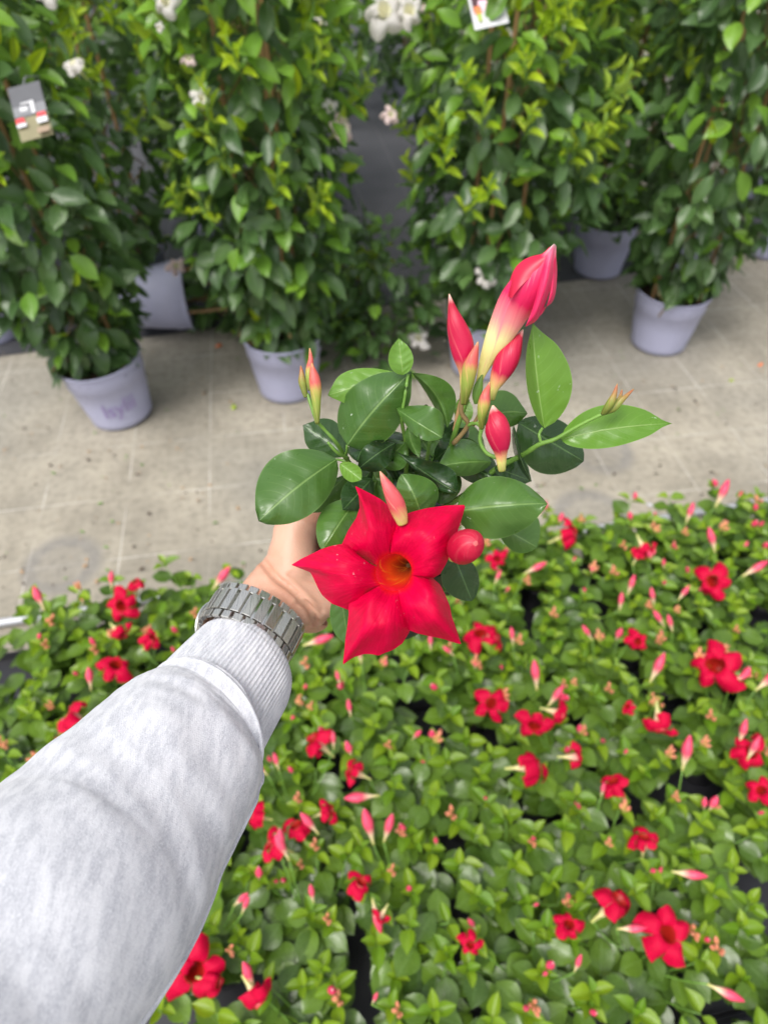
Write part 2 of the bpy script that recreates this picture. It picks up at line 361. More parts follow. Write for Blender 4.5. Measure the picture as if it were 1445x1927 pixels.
# ---------------------------------------------------------------- small flowers (shared)
M['inner_red'] = simple('inner_throat', (.36, .012, .006), .5); M['inner_white'] = simple('inner_throat_pale', (.82, .80, .62), .5)
def flower_meshes(tag_, pm, tm):
    # axis +Z is the face of the bloom, radius 1
    mb = MB(); rows = []
    for z, r in ((-1.55, .06), (-1.1, .09), (-.85, .16), (-.4, .27), (-.08, .30), (0, .34)):
        rows.append([Vector((r*math.cos(a*2*PI/10), r*math.sin(a*2*PI/10), z)) for a in range(10)])
    mb.grid(rows, closed=True)
    mb.grid([[p_*.96 + Vector((0, 0, .012)) for p_ in r_] for r_ in rows[2:]], closed=True, mi=1, cap0=True)
    tube = mb.mesh('flower_tube'+tag_, [tm, M['inner_'+('red' if 'red' in tag_ else 'white')]])
    ps = []
    for k in range(3):
        mb = MB(); rows = []; sk = .25+.12*k; back = .22+.18*k
        nr, ncc = 5, 6
        for r in range(nr+1):
            v = r/nr; row = []
            for c in range(ncc+1):
                u = 2*c/ncc-1
                rad = .30+(.70)*v*(1-.52*abs(u)**1.5*v**.4)
                ang = u*(.66*(1-.12*v)) + sk*v*v*(1-abs(u))*.6
                z = .02+.16*math.sin(PI*v*.8) - back*v*v*(1+.3*u) - .16*abs(u)*v + .10*u*v + .06*math.sin(5*u+k*2)*v
                row.append(Vector((rad*math.cos(ang), rad*math.sin(ang), z)))
            rows.append(row)
        mb.grid(rows); ps.append(mb.mesh('petal'+tag_, pm))
    return tube, ps
FL = {'red': flower_meshes('_red', M['petal_bed'], M['tube']), 'white': flower_meshes('_white', M['petal_white'], M['tube_white']),
      'pink': flower_meshes('_pink', M['petal_pink'], M['tube_white'])}
def add_flower(parent, loc, axis, rad, kind='red', seed=0, squash=1.0, name='flower'):
    tb, ps = FL[kind]; rn = random.Random(seed)
    up = Vector((rn.uniform(-1, 1), rn.uniform(-1, 1), rn.uniform(-1, 1)))
    z = axis.normalized(); x = (up-z*up.dot(z)).normalized(); y = z.cross(x)
    Mx = Matrix(((x.x*rad, y.x*rad, z.x*rad, loc.x), (x.y*rad, y.y*rad, z.y*rad, loc.y), (x.z*rad, y.z*rad, z.z*rad, loc.z), (0, 0, 0, 1)))
    o = link(name, tb, parent, Mx)
    for k in range(5):
        sx = rn.uniform(.78, 1.18)
        tilt = Matrix.Rotation(rn.uniform(-.40, .40) + (1-squash)*(.9), 4, 'Y')
        link('petal', ps[rn.randrange(3)], o, Matrix.Rotation(k*2*PI/5+rn.uniform(-.1, .1), 4, 'Z') @ tilt @ Matrix.Diagonal((sx, sx*rn.uniform(.9, 1.1), 1, 1)))
    return o
def bud_mesh(name, mat, prof, n=8, ecc=1.0, lean=0.0, tw=.12):
    mb = MB(); pts = [(Vector((lean*v*v, v, 0)), max(.004, r), max(.004, r*ecc)) for v, r in catmull(prof, 2)]
    mb.grid(tube_rows(pts, n, Vector((1, 0, 0)), fn=lambda v, th: 1+tw*math.cos(2*th+v*7)), closed=True, cap0=True, cap1=True)
    return mb.mesh(name, mat)
BUD = bud_mesh('bud', M['bud_bed'], [(0, .03), (.2, .045), (.4, .10), (.62, .15), (.82, .10), (.95, .04), (1, .01)])
BUD2 = bud_mesh('bud_closed', M['bud_bed'], [(0, .05), (.15, .06), (.35, .17), (.6, .21), (.85, .13), (1, .02)], lean=.1)
mb = MB()
for k, (x, z, l, a) in enumerate(((0, 0, 1, 0), (.28, .1, .8, .4), (-.22, .2, .72, -.35), (.05, -.25, .6, .1), (-.1, .3, .5, -.2))):
    pts = [(Vector((x*v*.9+a*v*.4, v*l, z*v)), max(.004, r)) for v, r in catmull([(0, .03), (.3, .05), (.6, .13), (.85, .09), (1, .01)], 2)]
    mb.grid(tube_rows(pts, 6), closed=True, cap1=True)
CLUS = mb.mesh('bud_cluster', M['bud_orange'])

# ---------------------------------------------------------------- pots
def lathe(mb, prof, n=28, mi=0, sq=0.0):
    rows = []
    for r, z in prof:
        row = []
        for k in range(n):
            a = 2*PI*k/n; q = r
            if sq: q = r*(1+sq*(1/max(abs(math.cos(a)), abs(math.sin(a)))-1)*.8)
            row.append(Vector((q*math.cos(a), q*math.sin(a), z)))
        rows.append(row)
    mb.grid(rows, closed=True, mi=mi)
def pot_mesh(name, mat, r=.13, h=.22, n=40, sq=0.0, thick=.003):
    mb = MB(); rb = r*.77
    lathe(mb, [(0.001, .012*h/.2), (rb*.93, .010), (rb*.95, 0), (rb, .004), (rb*1.01, .02*h/.2), (lerp(rb, r, .42), h*.42), (lerp(rb, r, .70)*.995, h*.70), (lerp(rb, r, .715)*1.02, h*.715),
               (r*.965, h*.93), (r*.97, h*.955), (r*1.02, h*.965), (r*1.02, h*.995), (r*1.005, h), (r*.96, h*.99), (r*.95, h*.84)], n, sq=sq)
    return mb.mesh(name, mat)
def soil_mesh(name, r, h, n=20):
    mb = MB(); rn = random.Random(3)
    lathe(mb, [(r*.96, h*.86), (r*.7, h*.885), (r*.35, h*.87), (.001, h*.89)], n)
    mb.v = [(x+rn.uniform(-.004, .004)*(z < 9), y+rn.uniform(-.004, .004), z+rn.uniform(-.004, .004)) for x, y, z in mb.v]
    return mb.mesh(name, M['soil'])
POT_L = pot_mesh('lavender_pot', M['pot'], .132, .225); SOIL_L = soil_mesh('soil', .132, .225)
POT_B = pot_mesh('black_pot', M['pot_black'], .058, .095, 20, sq=.35); SOIL_B = soil_mesh('soil_small', .058, .095, 10)

# ---------------------------------------------------------------- tall trellis plants
def trellis_plant(loc, label, seed, h=1.4, rad=.2, n_parts=298, n_stuff=1100, flowers=(), pot=True, rot=(0, 0, 0), light=.5, name='trellis_mandevilla', canes=True, zlow=.225, low_young=False, size=.090):
    rn = random.Random(seed)
    root = empty(name, loc, label, 'trellis plant', 'tall trellis plants in lavender pots behind the walkway', rot)
    if pot:
        link('pot', POT_L, root, Matrix.Rotation(rn.uniform(0, 6), 4, 'Z')); link('soil', SOIL_L, root)
    if canes:
        mb = MB()
        for k in range(3):
            a = seed*1.3+k*2*PI/3; b_ = Vector((.095*math.cos(a), .095*math.sin(a), .13)); t_ = Vector((.075*math.cos(a+.25), .075*math.sin(a+.25), h*.96))
            cm = MB(); cm.tube([(b_.lerp(t_, q/10), .0058+(.0012 if q % 2 else 0)) for q in range(11)], 8)
            cm.build('cane', M['cane'], root)
    # climbing stems
    mb = MB()
    for k in range(5):
        a = rn.uniform(0, 6.28); tw = rn.uniform(2, 4)*rn.choice((-1, 1)); pts = []
        for q in range(16):
            z = lerp(.18, h*.95, q/15); rr_ = rad*(.35+.35*math.sin(q*1.3+k))+.02
            pts.append((Vector((rr_*math.cos(a+tw*q/15*2), rr_*math.sin(a+tw*q/15*2), z)), .003))
        mb.tube(pts, 5)
    mb.build('stem', M['twig'], root)
    rad *= 1.16
    def rprof(s): return rad*(.46+.66*sstep(0, .34, s)+.1*sstep(.6, 1, s)-.25*sstep(.93, 1, s))
    Mr = Matrix.Rotation(-root.rotation_euler.z, 4, 'Z')
    tocam = (Vector((CAM.x-loc[0], CAM.y-loc[1], 0))).normalized() if rot == (0, 0, 0) else Vector((0, 0, 0))
    cand = []
    lump = [(rn.uniform(0, 6.28), rn.uniform(.2, h), rn.uniform(.75, 1.3)) for _ in range(16)]
    for i in range(n_parts+n_stuff):
        s = rn.random()**.92; z = lerp(zlow, h, s); a = rn.uniform(0, 2*PI)
        lr = 1
        for la, lz, lm in lump:
            d2 = ((a-la+PI) % (2*PI)-PI)**2*.06+(z-lz)**2
            lr += (lm-1)*math.exp(-d2/.02)
        q = rn.random()**.45; rr_ = rprof(s)*lr*(.25+.78*q)
        out = Vector((math.cos(a), math.sin(a), 0)); p = out*rr_+Vector((0, 0, z))
        score = q+.6*out.dot(tocam)+rn.uniform(-.3, .3)
        cand.append((score, p, out, s, q))
    cand.sort(key=lambda c: -c[0])
    st = {0: [], 1: [], 2: []}
    for i, (score, p, out, s, q) in enumerate(cand):
        r1 = rn.random()
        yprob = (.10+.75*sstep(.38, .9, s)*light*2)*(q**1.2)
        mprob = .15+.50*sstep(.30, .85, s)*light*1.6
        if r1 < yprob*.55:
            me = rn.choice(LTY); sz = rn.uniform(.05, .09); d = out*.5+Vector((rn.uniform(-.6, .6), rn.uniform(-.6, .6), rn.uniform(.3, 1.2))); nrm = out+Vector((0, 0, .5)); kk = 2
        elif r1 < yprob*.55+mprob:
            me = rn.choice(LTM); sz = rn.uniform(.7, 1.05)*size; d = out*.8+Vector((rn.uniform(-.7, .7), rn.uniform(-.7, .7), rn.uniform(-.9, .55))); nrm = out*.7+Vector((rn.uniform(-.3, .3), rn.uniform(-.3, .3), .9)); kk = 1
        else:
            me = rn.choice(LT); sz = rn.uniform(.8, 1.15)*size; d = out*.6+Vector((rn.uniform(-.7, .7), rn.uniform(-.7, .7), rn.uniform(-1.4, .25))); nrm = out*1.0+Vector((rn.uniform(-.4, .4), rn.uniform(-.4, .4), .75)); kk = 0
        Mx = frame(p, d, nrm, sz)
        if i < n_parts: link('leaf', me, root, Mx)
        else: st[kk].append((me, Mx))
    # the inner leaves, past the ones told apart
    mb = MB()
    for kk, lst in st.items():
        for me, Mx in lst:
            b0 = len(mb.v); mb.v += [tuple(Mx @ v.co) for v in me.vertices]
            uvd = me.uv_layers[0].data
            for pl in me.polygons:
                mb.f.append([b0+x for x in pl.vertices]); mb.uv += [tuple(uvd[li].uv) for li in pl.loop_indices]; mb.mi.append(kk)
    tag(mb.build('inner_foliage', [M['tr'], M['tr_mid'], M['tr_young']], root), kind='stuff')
    # upright young shoots with paired leaves
    for k in range(int(20*light*2)):
        s = rn.uniform(.3, 1); a = rn.uniform(0, 6.28); out = Vector((math.cos(a), math.sin(a), 0))
        if out.dot(tocam) < -.2: out = -out
        b_ = out*rprof(s)*1.0+Vector((0, 0, lerp(zlow, h, s))); ax = (out*.5+Vector((rn.uniform(-.4, .4), rn.uniform(-.4, .4), 1))).normalized()
        L_ = rn.uniform(.07, .15); sm = MB(); sm.tube([(b_+ax*(L_*q/4)+out*(.02*math.sin(q)), .0022) for q in range(5)], 5); sm.build('shoot', M['stem'], root)
        x = ax.orthogonal().normalized(); y = ax.cross(x)
        for q in range(4):
            pp = b_+ax*(L_*(q+1)/4.2)
            dv = (x if q % 2 else y)
            for sg in (-1, 1): link('leaf', rn.choice(LTY), root, frame(pp, dv*sg+ax*(.5+.35*q), ax-dv*sg*.3, .062-.009*q))
    Wi = (Matrix.Translation(Vector(loc)) @ root.rotation_euler.to_matrix().to_4x4()).inverted()
    for k, (px, py, w, kind, ang) in enumerate(flowers):
        # the blooms stand on the plant's near surface
        d = F+R*((px-722.5)/FP)-U*((py-963.5)/FP); dh = Vector((d.x, d.y)).length
        ax_h = Vector((loc[0]-CAM.x, loc[1]-CAM.y)).length-(rad*1.12)
        pw = CAM+d*(ax_h/dh); zz = (pw-CAM).dot(F)
        axv = (CAM-pw).normalized()*.7+(R*math.cos(ang)-U*math.sin(ang)*-1)*.7 if ang is not None else (CAM-pw).normalized()+Vector((rn.uniform(-.3, .3), rn.uniform(-.3, .3), .4))
        add_flower(root, Wi @ pw, (Wi.to_3x3() @ axv), w/FP*zz/2, kind, seed*10+k)
    return root
def gp(px, py): 
    w = ray_at(px, py, 0); return (w.x, w.y, .0045)
def wp(x, y): return (x, y, .0045)
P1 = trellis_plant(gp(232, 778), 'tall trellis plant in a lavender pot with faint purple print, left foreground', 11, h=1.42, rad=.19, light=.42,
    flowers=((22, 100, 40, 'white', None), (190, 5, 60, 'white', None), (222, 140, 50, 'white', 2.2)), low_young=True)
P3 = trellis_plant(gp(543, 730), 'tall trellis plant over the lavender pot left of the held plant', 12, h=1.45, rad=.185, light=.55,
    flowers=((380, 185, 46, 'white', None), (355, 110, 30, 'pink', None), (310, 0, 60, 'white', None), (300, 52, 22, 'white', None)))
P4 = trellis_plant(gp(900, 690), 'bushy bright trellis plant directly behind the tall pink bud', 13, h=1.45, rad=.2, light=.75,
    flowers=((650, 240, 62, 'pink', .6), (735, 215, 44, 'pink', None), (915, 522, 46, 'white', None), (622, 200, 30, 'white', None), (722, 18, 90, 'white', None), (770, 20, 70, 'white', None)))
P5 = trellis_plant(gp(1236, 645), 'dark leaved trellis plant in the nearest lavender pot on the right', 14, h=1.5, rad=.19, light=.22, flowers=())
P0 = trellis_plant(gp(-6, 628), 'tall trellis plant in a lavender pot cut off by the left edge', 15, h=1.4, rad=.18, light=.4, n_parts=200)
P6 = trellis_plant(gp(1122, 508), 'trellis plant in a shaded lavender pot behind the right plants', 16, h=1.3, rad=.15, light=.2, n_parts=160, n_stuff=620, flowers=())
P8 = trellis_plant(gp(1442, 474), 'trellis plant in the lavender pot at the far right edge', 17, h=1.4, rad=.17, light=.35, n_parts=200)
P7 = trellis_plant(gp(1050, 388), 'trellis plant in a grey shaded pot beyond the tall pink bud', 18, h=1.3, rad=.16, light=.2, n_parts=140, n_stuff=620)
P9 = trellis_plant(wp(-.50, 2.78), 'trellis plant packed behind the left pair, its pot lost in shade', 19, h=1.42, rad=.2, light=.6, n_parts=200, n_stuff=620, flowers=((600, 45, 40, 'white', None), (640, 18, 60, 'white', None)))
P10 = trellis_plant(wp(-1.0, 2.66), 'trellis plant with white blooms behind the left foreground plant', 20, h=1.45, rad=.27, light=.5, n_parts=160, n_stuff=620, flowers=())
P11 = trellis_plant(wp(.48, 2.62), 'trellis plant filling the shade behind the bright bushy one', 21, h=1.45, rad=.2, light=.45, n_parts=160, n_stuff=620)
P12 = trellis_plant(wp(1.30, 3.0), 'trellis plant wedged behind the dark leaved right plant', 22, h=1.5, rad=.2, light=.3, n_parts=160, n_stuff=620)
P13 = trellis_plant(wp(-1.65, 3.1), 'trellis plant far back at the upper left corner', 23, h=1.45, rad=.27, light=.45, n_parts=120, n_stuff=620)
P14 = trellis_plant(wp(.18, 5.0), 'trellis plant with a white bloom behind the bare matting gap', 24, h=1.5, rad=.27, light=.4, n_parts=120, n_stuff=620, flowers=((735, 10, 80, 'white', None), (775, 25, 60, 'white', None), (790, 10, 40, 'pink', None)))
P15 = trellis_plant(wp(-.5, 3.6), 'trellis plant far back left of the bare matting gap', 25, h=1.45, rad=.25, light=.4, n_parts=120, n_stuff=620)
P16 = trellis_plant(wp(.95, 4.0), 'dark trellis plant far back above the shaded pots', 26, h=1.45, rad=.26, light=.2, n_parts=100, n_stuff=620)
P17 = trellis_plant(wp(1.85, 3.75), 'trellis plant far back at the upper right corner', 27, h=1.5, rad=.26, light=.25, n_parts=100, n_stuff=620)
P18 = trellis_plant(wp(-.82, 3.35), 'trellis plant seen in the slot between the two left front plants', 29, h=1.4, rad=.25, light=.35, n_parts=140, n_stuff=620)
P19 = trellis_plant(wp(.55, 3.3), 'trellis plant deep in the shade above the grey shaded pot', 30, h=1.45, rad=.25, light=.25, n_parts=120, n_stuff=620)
# one has fallen over between the left pair
PF = trellis_plant((gp(250, 650)[0], gp(250, 650)[1]+.10, .134), 'fallen trellis plant, its lavender pot lying on its side', 28, h=.95, rad=.13, light=.3, n_parts=170, n_stuff=250, rot=(0, math.radians(88), math.radians(8)), flowers=((332, 500, 40, 'pink', None),))
# a low bushy plant on the floor between pots
LP_ = empty('low_mandevilla', gp(715, 668), 'low dark bush on the floor with one small white bloom', 'plant')
rn = random.Random(77)
mb = MB()
for k in range(7):
    a = k*.9; mb.tube([(Vector((.02*math.cos(a), .02*math.sin(a), .0)), .004), (Vector((.12*math.cos(a), .12*math.sin(a), .12)), .003), (Vector((.2*math.cos(a), .2*math.sin(a), .22)), .002)], 5)
mb.build('stem', M['stem'], LP_)
for i in range(298):
    a = rn.uniform(0, 6.28); q = rn.random()**.5; z = rn.uniform(.02, .50)*(1-.25*q); out = Vector((math.cos(a), math.sin(a), 0))
    link('leaf', rn.choice(LT+LTM[:2]+LT), LP_, frame(out*(.24*q)+Vector((0, .05, z)), out+Vector((rn.uniform(-.5, .5), rn.uniform(-.5, .5), rn.uniform(-.6, .5))), Vector((0, 0, 1))+out*.4, rn.uniform(.062, .085)))
w = P(787, 636, (ray_at(787, 720, 0)-CAM).dot(F)*.97)
add_flower(LP_, w-Vector(LP_.location), (CAM-w).normalized()+Vector((0, 0, .3)), .042, 'white', 4)
# far mass of foliage
mb = MB(); rn = random.Random(8)
for i in range(5200):
    me = rn.choice(LT); x = rn.uniform(-4, 4.5); y = rn.uniform(4.6, 6.0); z = rn.uniform(.1, 1.6)
    Mx = frame(Vector((x, y, z)), Vector((rn.uniform(-1, 1), -.6, rn.uniform(-1, .3))), Vector((rn.uniform(-.4, .4), -1, .7)), rn.uniform(.09, .14))
    b0 = len(mb.v); mb.v += [tuple(Mx @ v.co) for v in me.vertices]; uvd = me.uv_layers[0].data
    for pl in me.polygons:
        mb.f.append([b0+q for q in pl.vertices]); mb.uv += [tuple(uvd[li].uv) for li in pl.loop_indices]; mb.mi.append(0)
tag(mb.build('distant_plants', [M['tr']]), 'dark mass of nursery plants far behind the trellis rows', kind='stuff')

P1.rotation_euler = (0, math.radians(-5), 0)
# print on the left pot, laid onto its wall
fc = bpy.data.curves.new('txt', 'FONT'); fc.body = 'Isylii'; fc.size = .085; fc.align_x = 'CENTER'; fc.extrude = 0; fc.space_character = .95
fo = bpy.data.objects.new('txt', fc); C.objects.link(fo); bpy.context.view_layer.update()
tm = bpy.data.meshes.new_from_object(fo.evaluated_get(bpy.context.evaluated_depsgraph_get())); bpy.data.objects.remove(fo)
import bmesh
bm = bmesh.new(); bm.from_mesh(tm); bmesh.ops.triangulate(bm, faces=bm.faces)
bmesh.ops.subdivide_edges(bm, edges=[e for e in bm.edges if e.calc_length() > .012], cuts=3, use_grid_fill=False)
a0 = math.atan2(CAM.y-P1.location.y, CAM.x-P1.location.x)+.02
for v in bm.verts:
    z = .068+v.co.y*.95+v.co.x*.10; s = z/.225
    r = lerp(.132*.77, .132, s)*1.012+.0015; a = a0+v.co.x/r*.85
    v.co = Vector((r*math.cos(a), r*math.sin(a), z))
bm.to_mesh(tm); bm.free(); tm.materials.clear(); tm.materials.append(M['ink'])
link('printed_lettering', tm, P1)

# plant tags hooked into the plants
def card_mat(name, col): return simple(name, col, .6, nscale=40, namp=.2)
CM = {k: card_mat('card_'+k, c) for k, c in dict(grey=(.07, .073, .085), pale=(.17, .175, .19), white=(.55, .55, .57), red=(.62, .03, .04), olive=(.20, .18, .09), tan=(.28, .20, .13), pink=(.85, .22, .3), rose=(.85, .55, .68), dark=(.06, .015, .025), orange=(.75, .2, .06), lime=(.35, .45, .05)).items()}
def card(label, px, py, z, wpx, hpx, ang, blocks, extra=None):
    c = P(px, py, z); k = z/FP
    x = (R*math.cos(ang)-U*math.sin(ang)); y = (R*math.sin(ang)+U*math.cos(ang)); n = x.cross(y)
    M4 = Matrix(((x.x, y.x, n.x, c.x), (x.y, y.y, n.y, c.y), (x.z, y.z, n.z, c.z), (0, 0, 0, 1)))
    root = empty('plant_tag', c, label, 'plant tag'); root.matrix_basis = M4
    for i, (name, col, x0, y0, x1, y1) in enumerate(blocks):
        g = MB(); hz = .0006
        g.box(Matrix.Translation(((x0+x1)/2*wpx*k, (y0+y1)/2*hpx*k, .0006*i*1.3)), abs(x1-x0)/2*wpx*k, abs(y1-y0)/2*hpx*k, hz)
        g.build(name, CM[col], root, smooth=False)
    g = MB(); g.tube([(Vector((0, hpx*k*.5, 0)), .0015), (Vector((.004, hpx*k*.7, -.01)), .0015), (Vector((.02, hpx*k*.9, -.05)), .0015)], 6); g.build('tie', CM['pale'], root)
    return root
card('grey and red plant tag with olive foot hanging at upper left', 58, 210, 1.42, 62, 104, -.26, [
    ('card', 'olive', -.5, -.5, .5, .5), ('panel', 'grey', -.5, -.08, .5, .5), ('panel', 'pale', -.5, -.06, .5, .12), ('lettering', 'white', -.28, .02, -.05, .10), ('lettering', 'white', -.22, .14, .12, .17),
    ('lettering', 'white', .06, -.06, .18, .17), ('panel', 'red', -.48, -.20, -.22, -.10), ('panel', 'white', -.48, -.27, -.18, -.20), ('panel', 'red', .20, -.18, .46, -.09), ('panel', 'white', .16, -.28, .48, -.18), ('panel', 'tan', .1, -.46, .46, -.36)])
card('white plant tag with a pink flower picture at the top edge', 916, 8, 1.60, 66, 86, -.22, [
    ('card', 'white', -.5, -.5, .5, .5), ('picture', 'dark', -.42, -.1, .42, .48), ('picture', 'rose', -.25, -.12, .1, .1), ('picture', 'pink', .05, -.12, .44, .1), ('picture', 'orange', -.4, -.18, -.2, -.02), ('picture', 'lime', -.34, -.36, -.24, -.18), ('panel', 'grey', -.05, -.2, .3, -.13)])

# ---------------------------------------------------------------- the bed
PITCH_C = .172
bed_cells = {}
MATS = {}
def bed_plant(i, j):
    rn = random.Random(i*97+j*13+5)
    base = E0 + e1*(i*PITCH_C) + e2*(.192+j*PITCH_C*.98) + Vector((rn.uniform(-.012, .012), rn.uniform(-.012, .012), 0))
    base.z = .0085
    if (i, j) == (1, 0): base += e1*.045
    if (i, j) == (6, 2): base += e1*.05-e2*.02
    root = empty('potted_mandevilla', base, 'x', 'potted plant', 'small red flowering potted plants set close in the bed')
    link('pot', POT_B, root, Matrix.Rotation(math.atan2(e1.y, e1.x), 4, 'Z')); link('soil', SOIL_B, root)
    stems = MB(); tips = []
    hmax = rn.uniform(.112, .15)
    ns = 9
    for k in range(ns):
        a = k*2*PI/ns+rn.uniform(-.3, .3) if k else 0
        lean = rn.uniform(.35, .95) if k else .1
        H = hmax*(rn.uniform(.7, 1.1) if k else 1.0)
        pts = []
        for q in range(6):
            f = q/5; rr_ = lean*.125*f**.8
            pts.append(Vector((rr_*math.cos(a+.3*f), rr_*math.sin(a+.3*f), .08+H*f)))
        stems.tube([(p, .0022-.0002*q) for q, p in enumerate(pts)], 4)
        axis = (pts[-1]-pts[-2]).normalized(); tips.append((pts[-1], axis))
        ph = rn.uniform(0, PI)
        for q in range(1, 5):
            p = pts[q]; aa = ph+q*PI/2
            for sg in (0, PI):
                d = Vector((math.cos(aa+sg), math.sin(aa+sg), rn.uniform(-.15, .35)))
                sz = rn.uniform(.060, .080)*(1.12-.10*q)
                link('leaf', rn.choice(LB), root, frame(p, d, Vector((rn.uniform(-.35, .35), rn.uniform(-.35, .35), 1)), sz))
        for q in range(rn.choice((1, 2, 2, 3))):
            aa = ph+q*PI/2+.4; p = pts[-1]+axis*.006*q
            for sg in (0, PI):
                d = Vector((math.cos(aa+sg), math.sin(aa+sg), .35+.5*q))
                if q == 2 and rn.random() < .6: continue
                link('leaf', rn.choice(LBY), root, frame(p, d, Vector((rn.uniform(-.3, .3), rn.uniform(-.3, .3), 1)), rn.uniform(.026, .042)*(1-.24*q)))
    stems.build('stem', M['stem'], root)
    for k in range(rn.choice((3, 4, 5, 6))):
        p, ax = rn.choice(tips)
        p = p+Vector((rn.uniform(-.01, .01), rn.uniform(-.01, .01), .012)); d = ax+Vector((rn.uniform(-.6, .6), rn.uniform(-.6, .6), .6))
        link('bud', rn.choice((CLUS, CLUS, BUD2, BUD)), root, frame(p, d, Vector((1, 0, 0)), rn.uniform(.020, .034)))
    bed_cells[(i, j)] = dict(root=root, base=base, n=0, nb=0, rn=rn)
for j in range(0, 9):
    for i in range(-1, 16):
        base = E0+e1*(i*PITCH_C)+e2*(.192+j*PITCH_C*.98); px, py, z = proj(base+Vector((0, 0, .24)))
        if z < .3 or px < -110 or px > 1560 or py > 2120: continue
        if px < 190 and py > 1560: continue
        if (i, j) in ((-1, 0), (0, 0), (-1, 1)): continue
        bed_plant(i, j)
def near_cell(w):
    return min(bed_cells.values(), key=lambda c: (c['base'].x-w.x)**2+(c['base'].y-w.y)**2)
def stalk(c, p):
    g = MB(); a = Vector((p.x*.35, p.y*.35, min(p.z-.03, .16)))
    g.tube([(a.lerp(p, q/4)+Vector((0, 0, -.012*math.sin(PI*q/4))), .0014) for q in range(5)], 5); g.build('stalk', M['stem'], c['root'])
# blooms: px, py, width, direction in the picture (None = faces up to us)
BL = [(228,1140,62,None),(232,1195,46,-.6),(290,1200,50,.8),(218,1250,68,None),(130,1345,74,2.4),(1340,1095,70,None),(1080,1003,62,.4),(1215,1040,46,-1.2),(935,1052,40,None),
 (903,1192,64,None),(935,1198,60,.3),(1200,1208,50,None),(1345,1252,104,None),(925,1325,66,None),(1005,1366,66,None),(1062,1345,56,-.2),(1240,1376,66,-1.6),(1014,1442,78,.2),(1092,1425,52,.1),
 (1155,1470,62,2.0),(1412,1415,74,None),(1432,1488,56,None),(590,1390,70,2.3),(660,1450,56,2.6),(470,1535,54,2.8),(556,1552,60,2.0),(622,1525,50,.5),(508,1588,62,2.6),(1212,1577,60,1.6),
 (1165,1693,92,.9),(1255,1757,104,None),(1070,1740,62,None),(368,1828,112,None),(412,1850,60,0.),(885,1780,46,None),(680,1660,54,1.2),(712,1732,40,-2.2),(492,1890,74,-.8),(1205,1035,40,1.2),(258,1095,40,1.4),(1180,1330,34,None)]
for k, (px, py, w, ang) in enumerate(BL):
    p = ray_at(px, py, .258); z = (p-CAM).dot(F); c = near_cell(p)
    rn = c['rn']
    if ang is None: ax = (CAM-p).normalized()+R*rn.uniform(-.6, .6)+U*rn.uniform(-.5, .6)
    else: ax = R*math.cos(ang)+U*math.sin(ang)-F*.35
    add_flower(c['root'], p-c['base'], ax, w/FP*z/2*1.08, 'red', k, squash=(1.0 if ang is None else .8)); c['n'] += 1
    stalk(c, p-c['base']-ax.normalized()*(w/FP*z/2*1.6))
# long buds: px, py of the foot, length, direction
BD = [(715,1497,65,PI),(703,1590,75,1.8),(722,1585,60,1.3),(1262,1640,62,-.05),(1283,1450,70,1.45),(1222,1285,62,1.2),(1330,1852,66,-.35),(1160,1748,52,.15),(1265,1190,36,1.9),
 (1395,1085,52,.6),(1345,1040,50,1.9),(1180,1120,40,1.3),(1165,1150,36,1.5),(1115,1205,36,2.2),(700,1690,60,-1.3),(545,1620,60,2.0),(530,1615,60,1.6),(600,1570,55,2.2),(85,1150,50,1.9),(210,1110,36,1.5),(400,1110,56,.9),
 (172,1300,46,1.6),(570,1215,60,.35),(1275,1130,34,1.0),(1010,1300,60,1.7),(1030,1330,50,1.0),(1250,1180,40,2.2),(1375,1285,40,.6),(1290,985,40,1.3),(1345,955,55,1.2),(985,1080,46,.5),(1010,975,30,1.2),(1420,1300,60,.8),
 (640,1290,30,1.8),(660,1350,36,1.7),(628,1410,36,1.6),(505,1460,34,2.3),(525,1450,36,1.8),(965,1215,36,1.7),(1230,1140,36,1.8),(1390,1400,50,1.4),(1405,1430,50,1.2),(480,1860,60,1.9),(1080,1830,40,1.3),(700,1890,28,1.2),(590,1700,40,1.7),(455,1720,40,1.2),(440,1705,40,.8),(930,1100,30,1.2),(1130,1500,30,1.4),(810,1225,34,1.6),(855,1235,30,2.4),(680,1250,40,1.7)]
for k, (px, py, L_, ang) in enumerate(BD):
    p = ray_at(px, py, .252); z = (p-CAM).dot(F); c = near_cell(p)
    d = R*math.cos(ang)+U*math.sin(ang)-F*.2
    link('bud', BUD, c['root'], frame(p-c['base'], d, -F, L_/FP*z*1.05)); c['nb'] += 1
    stalk(c, p-c['base'])
ORD = ['first', 'second', 'third', 'fourth', 'fifth', 'sixth', 'seventh', 'eighth', 'ninth', 'tenth', 'eleventh', 'twelfth', 'thirteenth', 'fourteenth', 'fifteenth', 'sixteenth']
NUM = ['no', 'one', 'two', 'three', 'four', 'five', 'six']
for j in range(9):
    row = sorted([k for k in bed_cells if k[1] == j])
    for q, k in enumerate(row):
        c = bed_cells[k]
        what = ('with %s open red %s' % (NUM[min(6, c['n'])], 'bloom' if c['n'] == 1 else 'blooms')) if c['n'] else ('showing only red buds' if c['nb'] else 'mostly leaves, no bloom')
        c['root']['label'] = 'potted plant %s, %s row from the walkway, %s from the left' % (what, ORD[j], ORD[q])
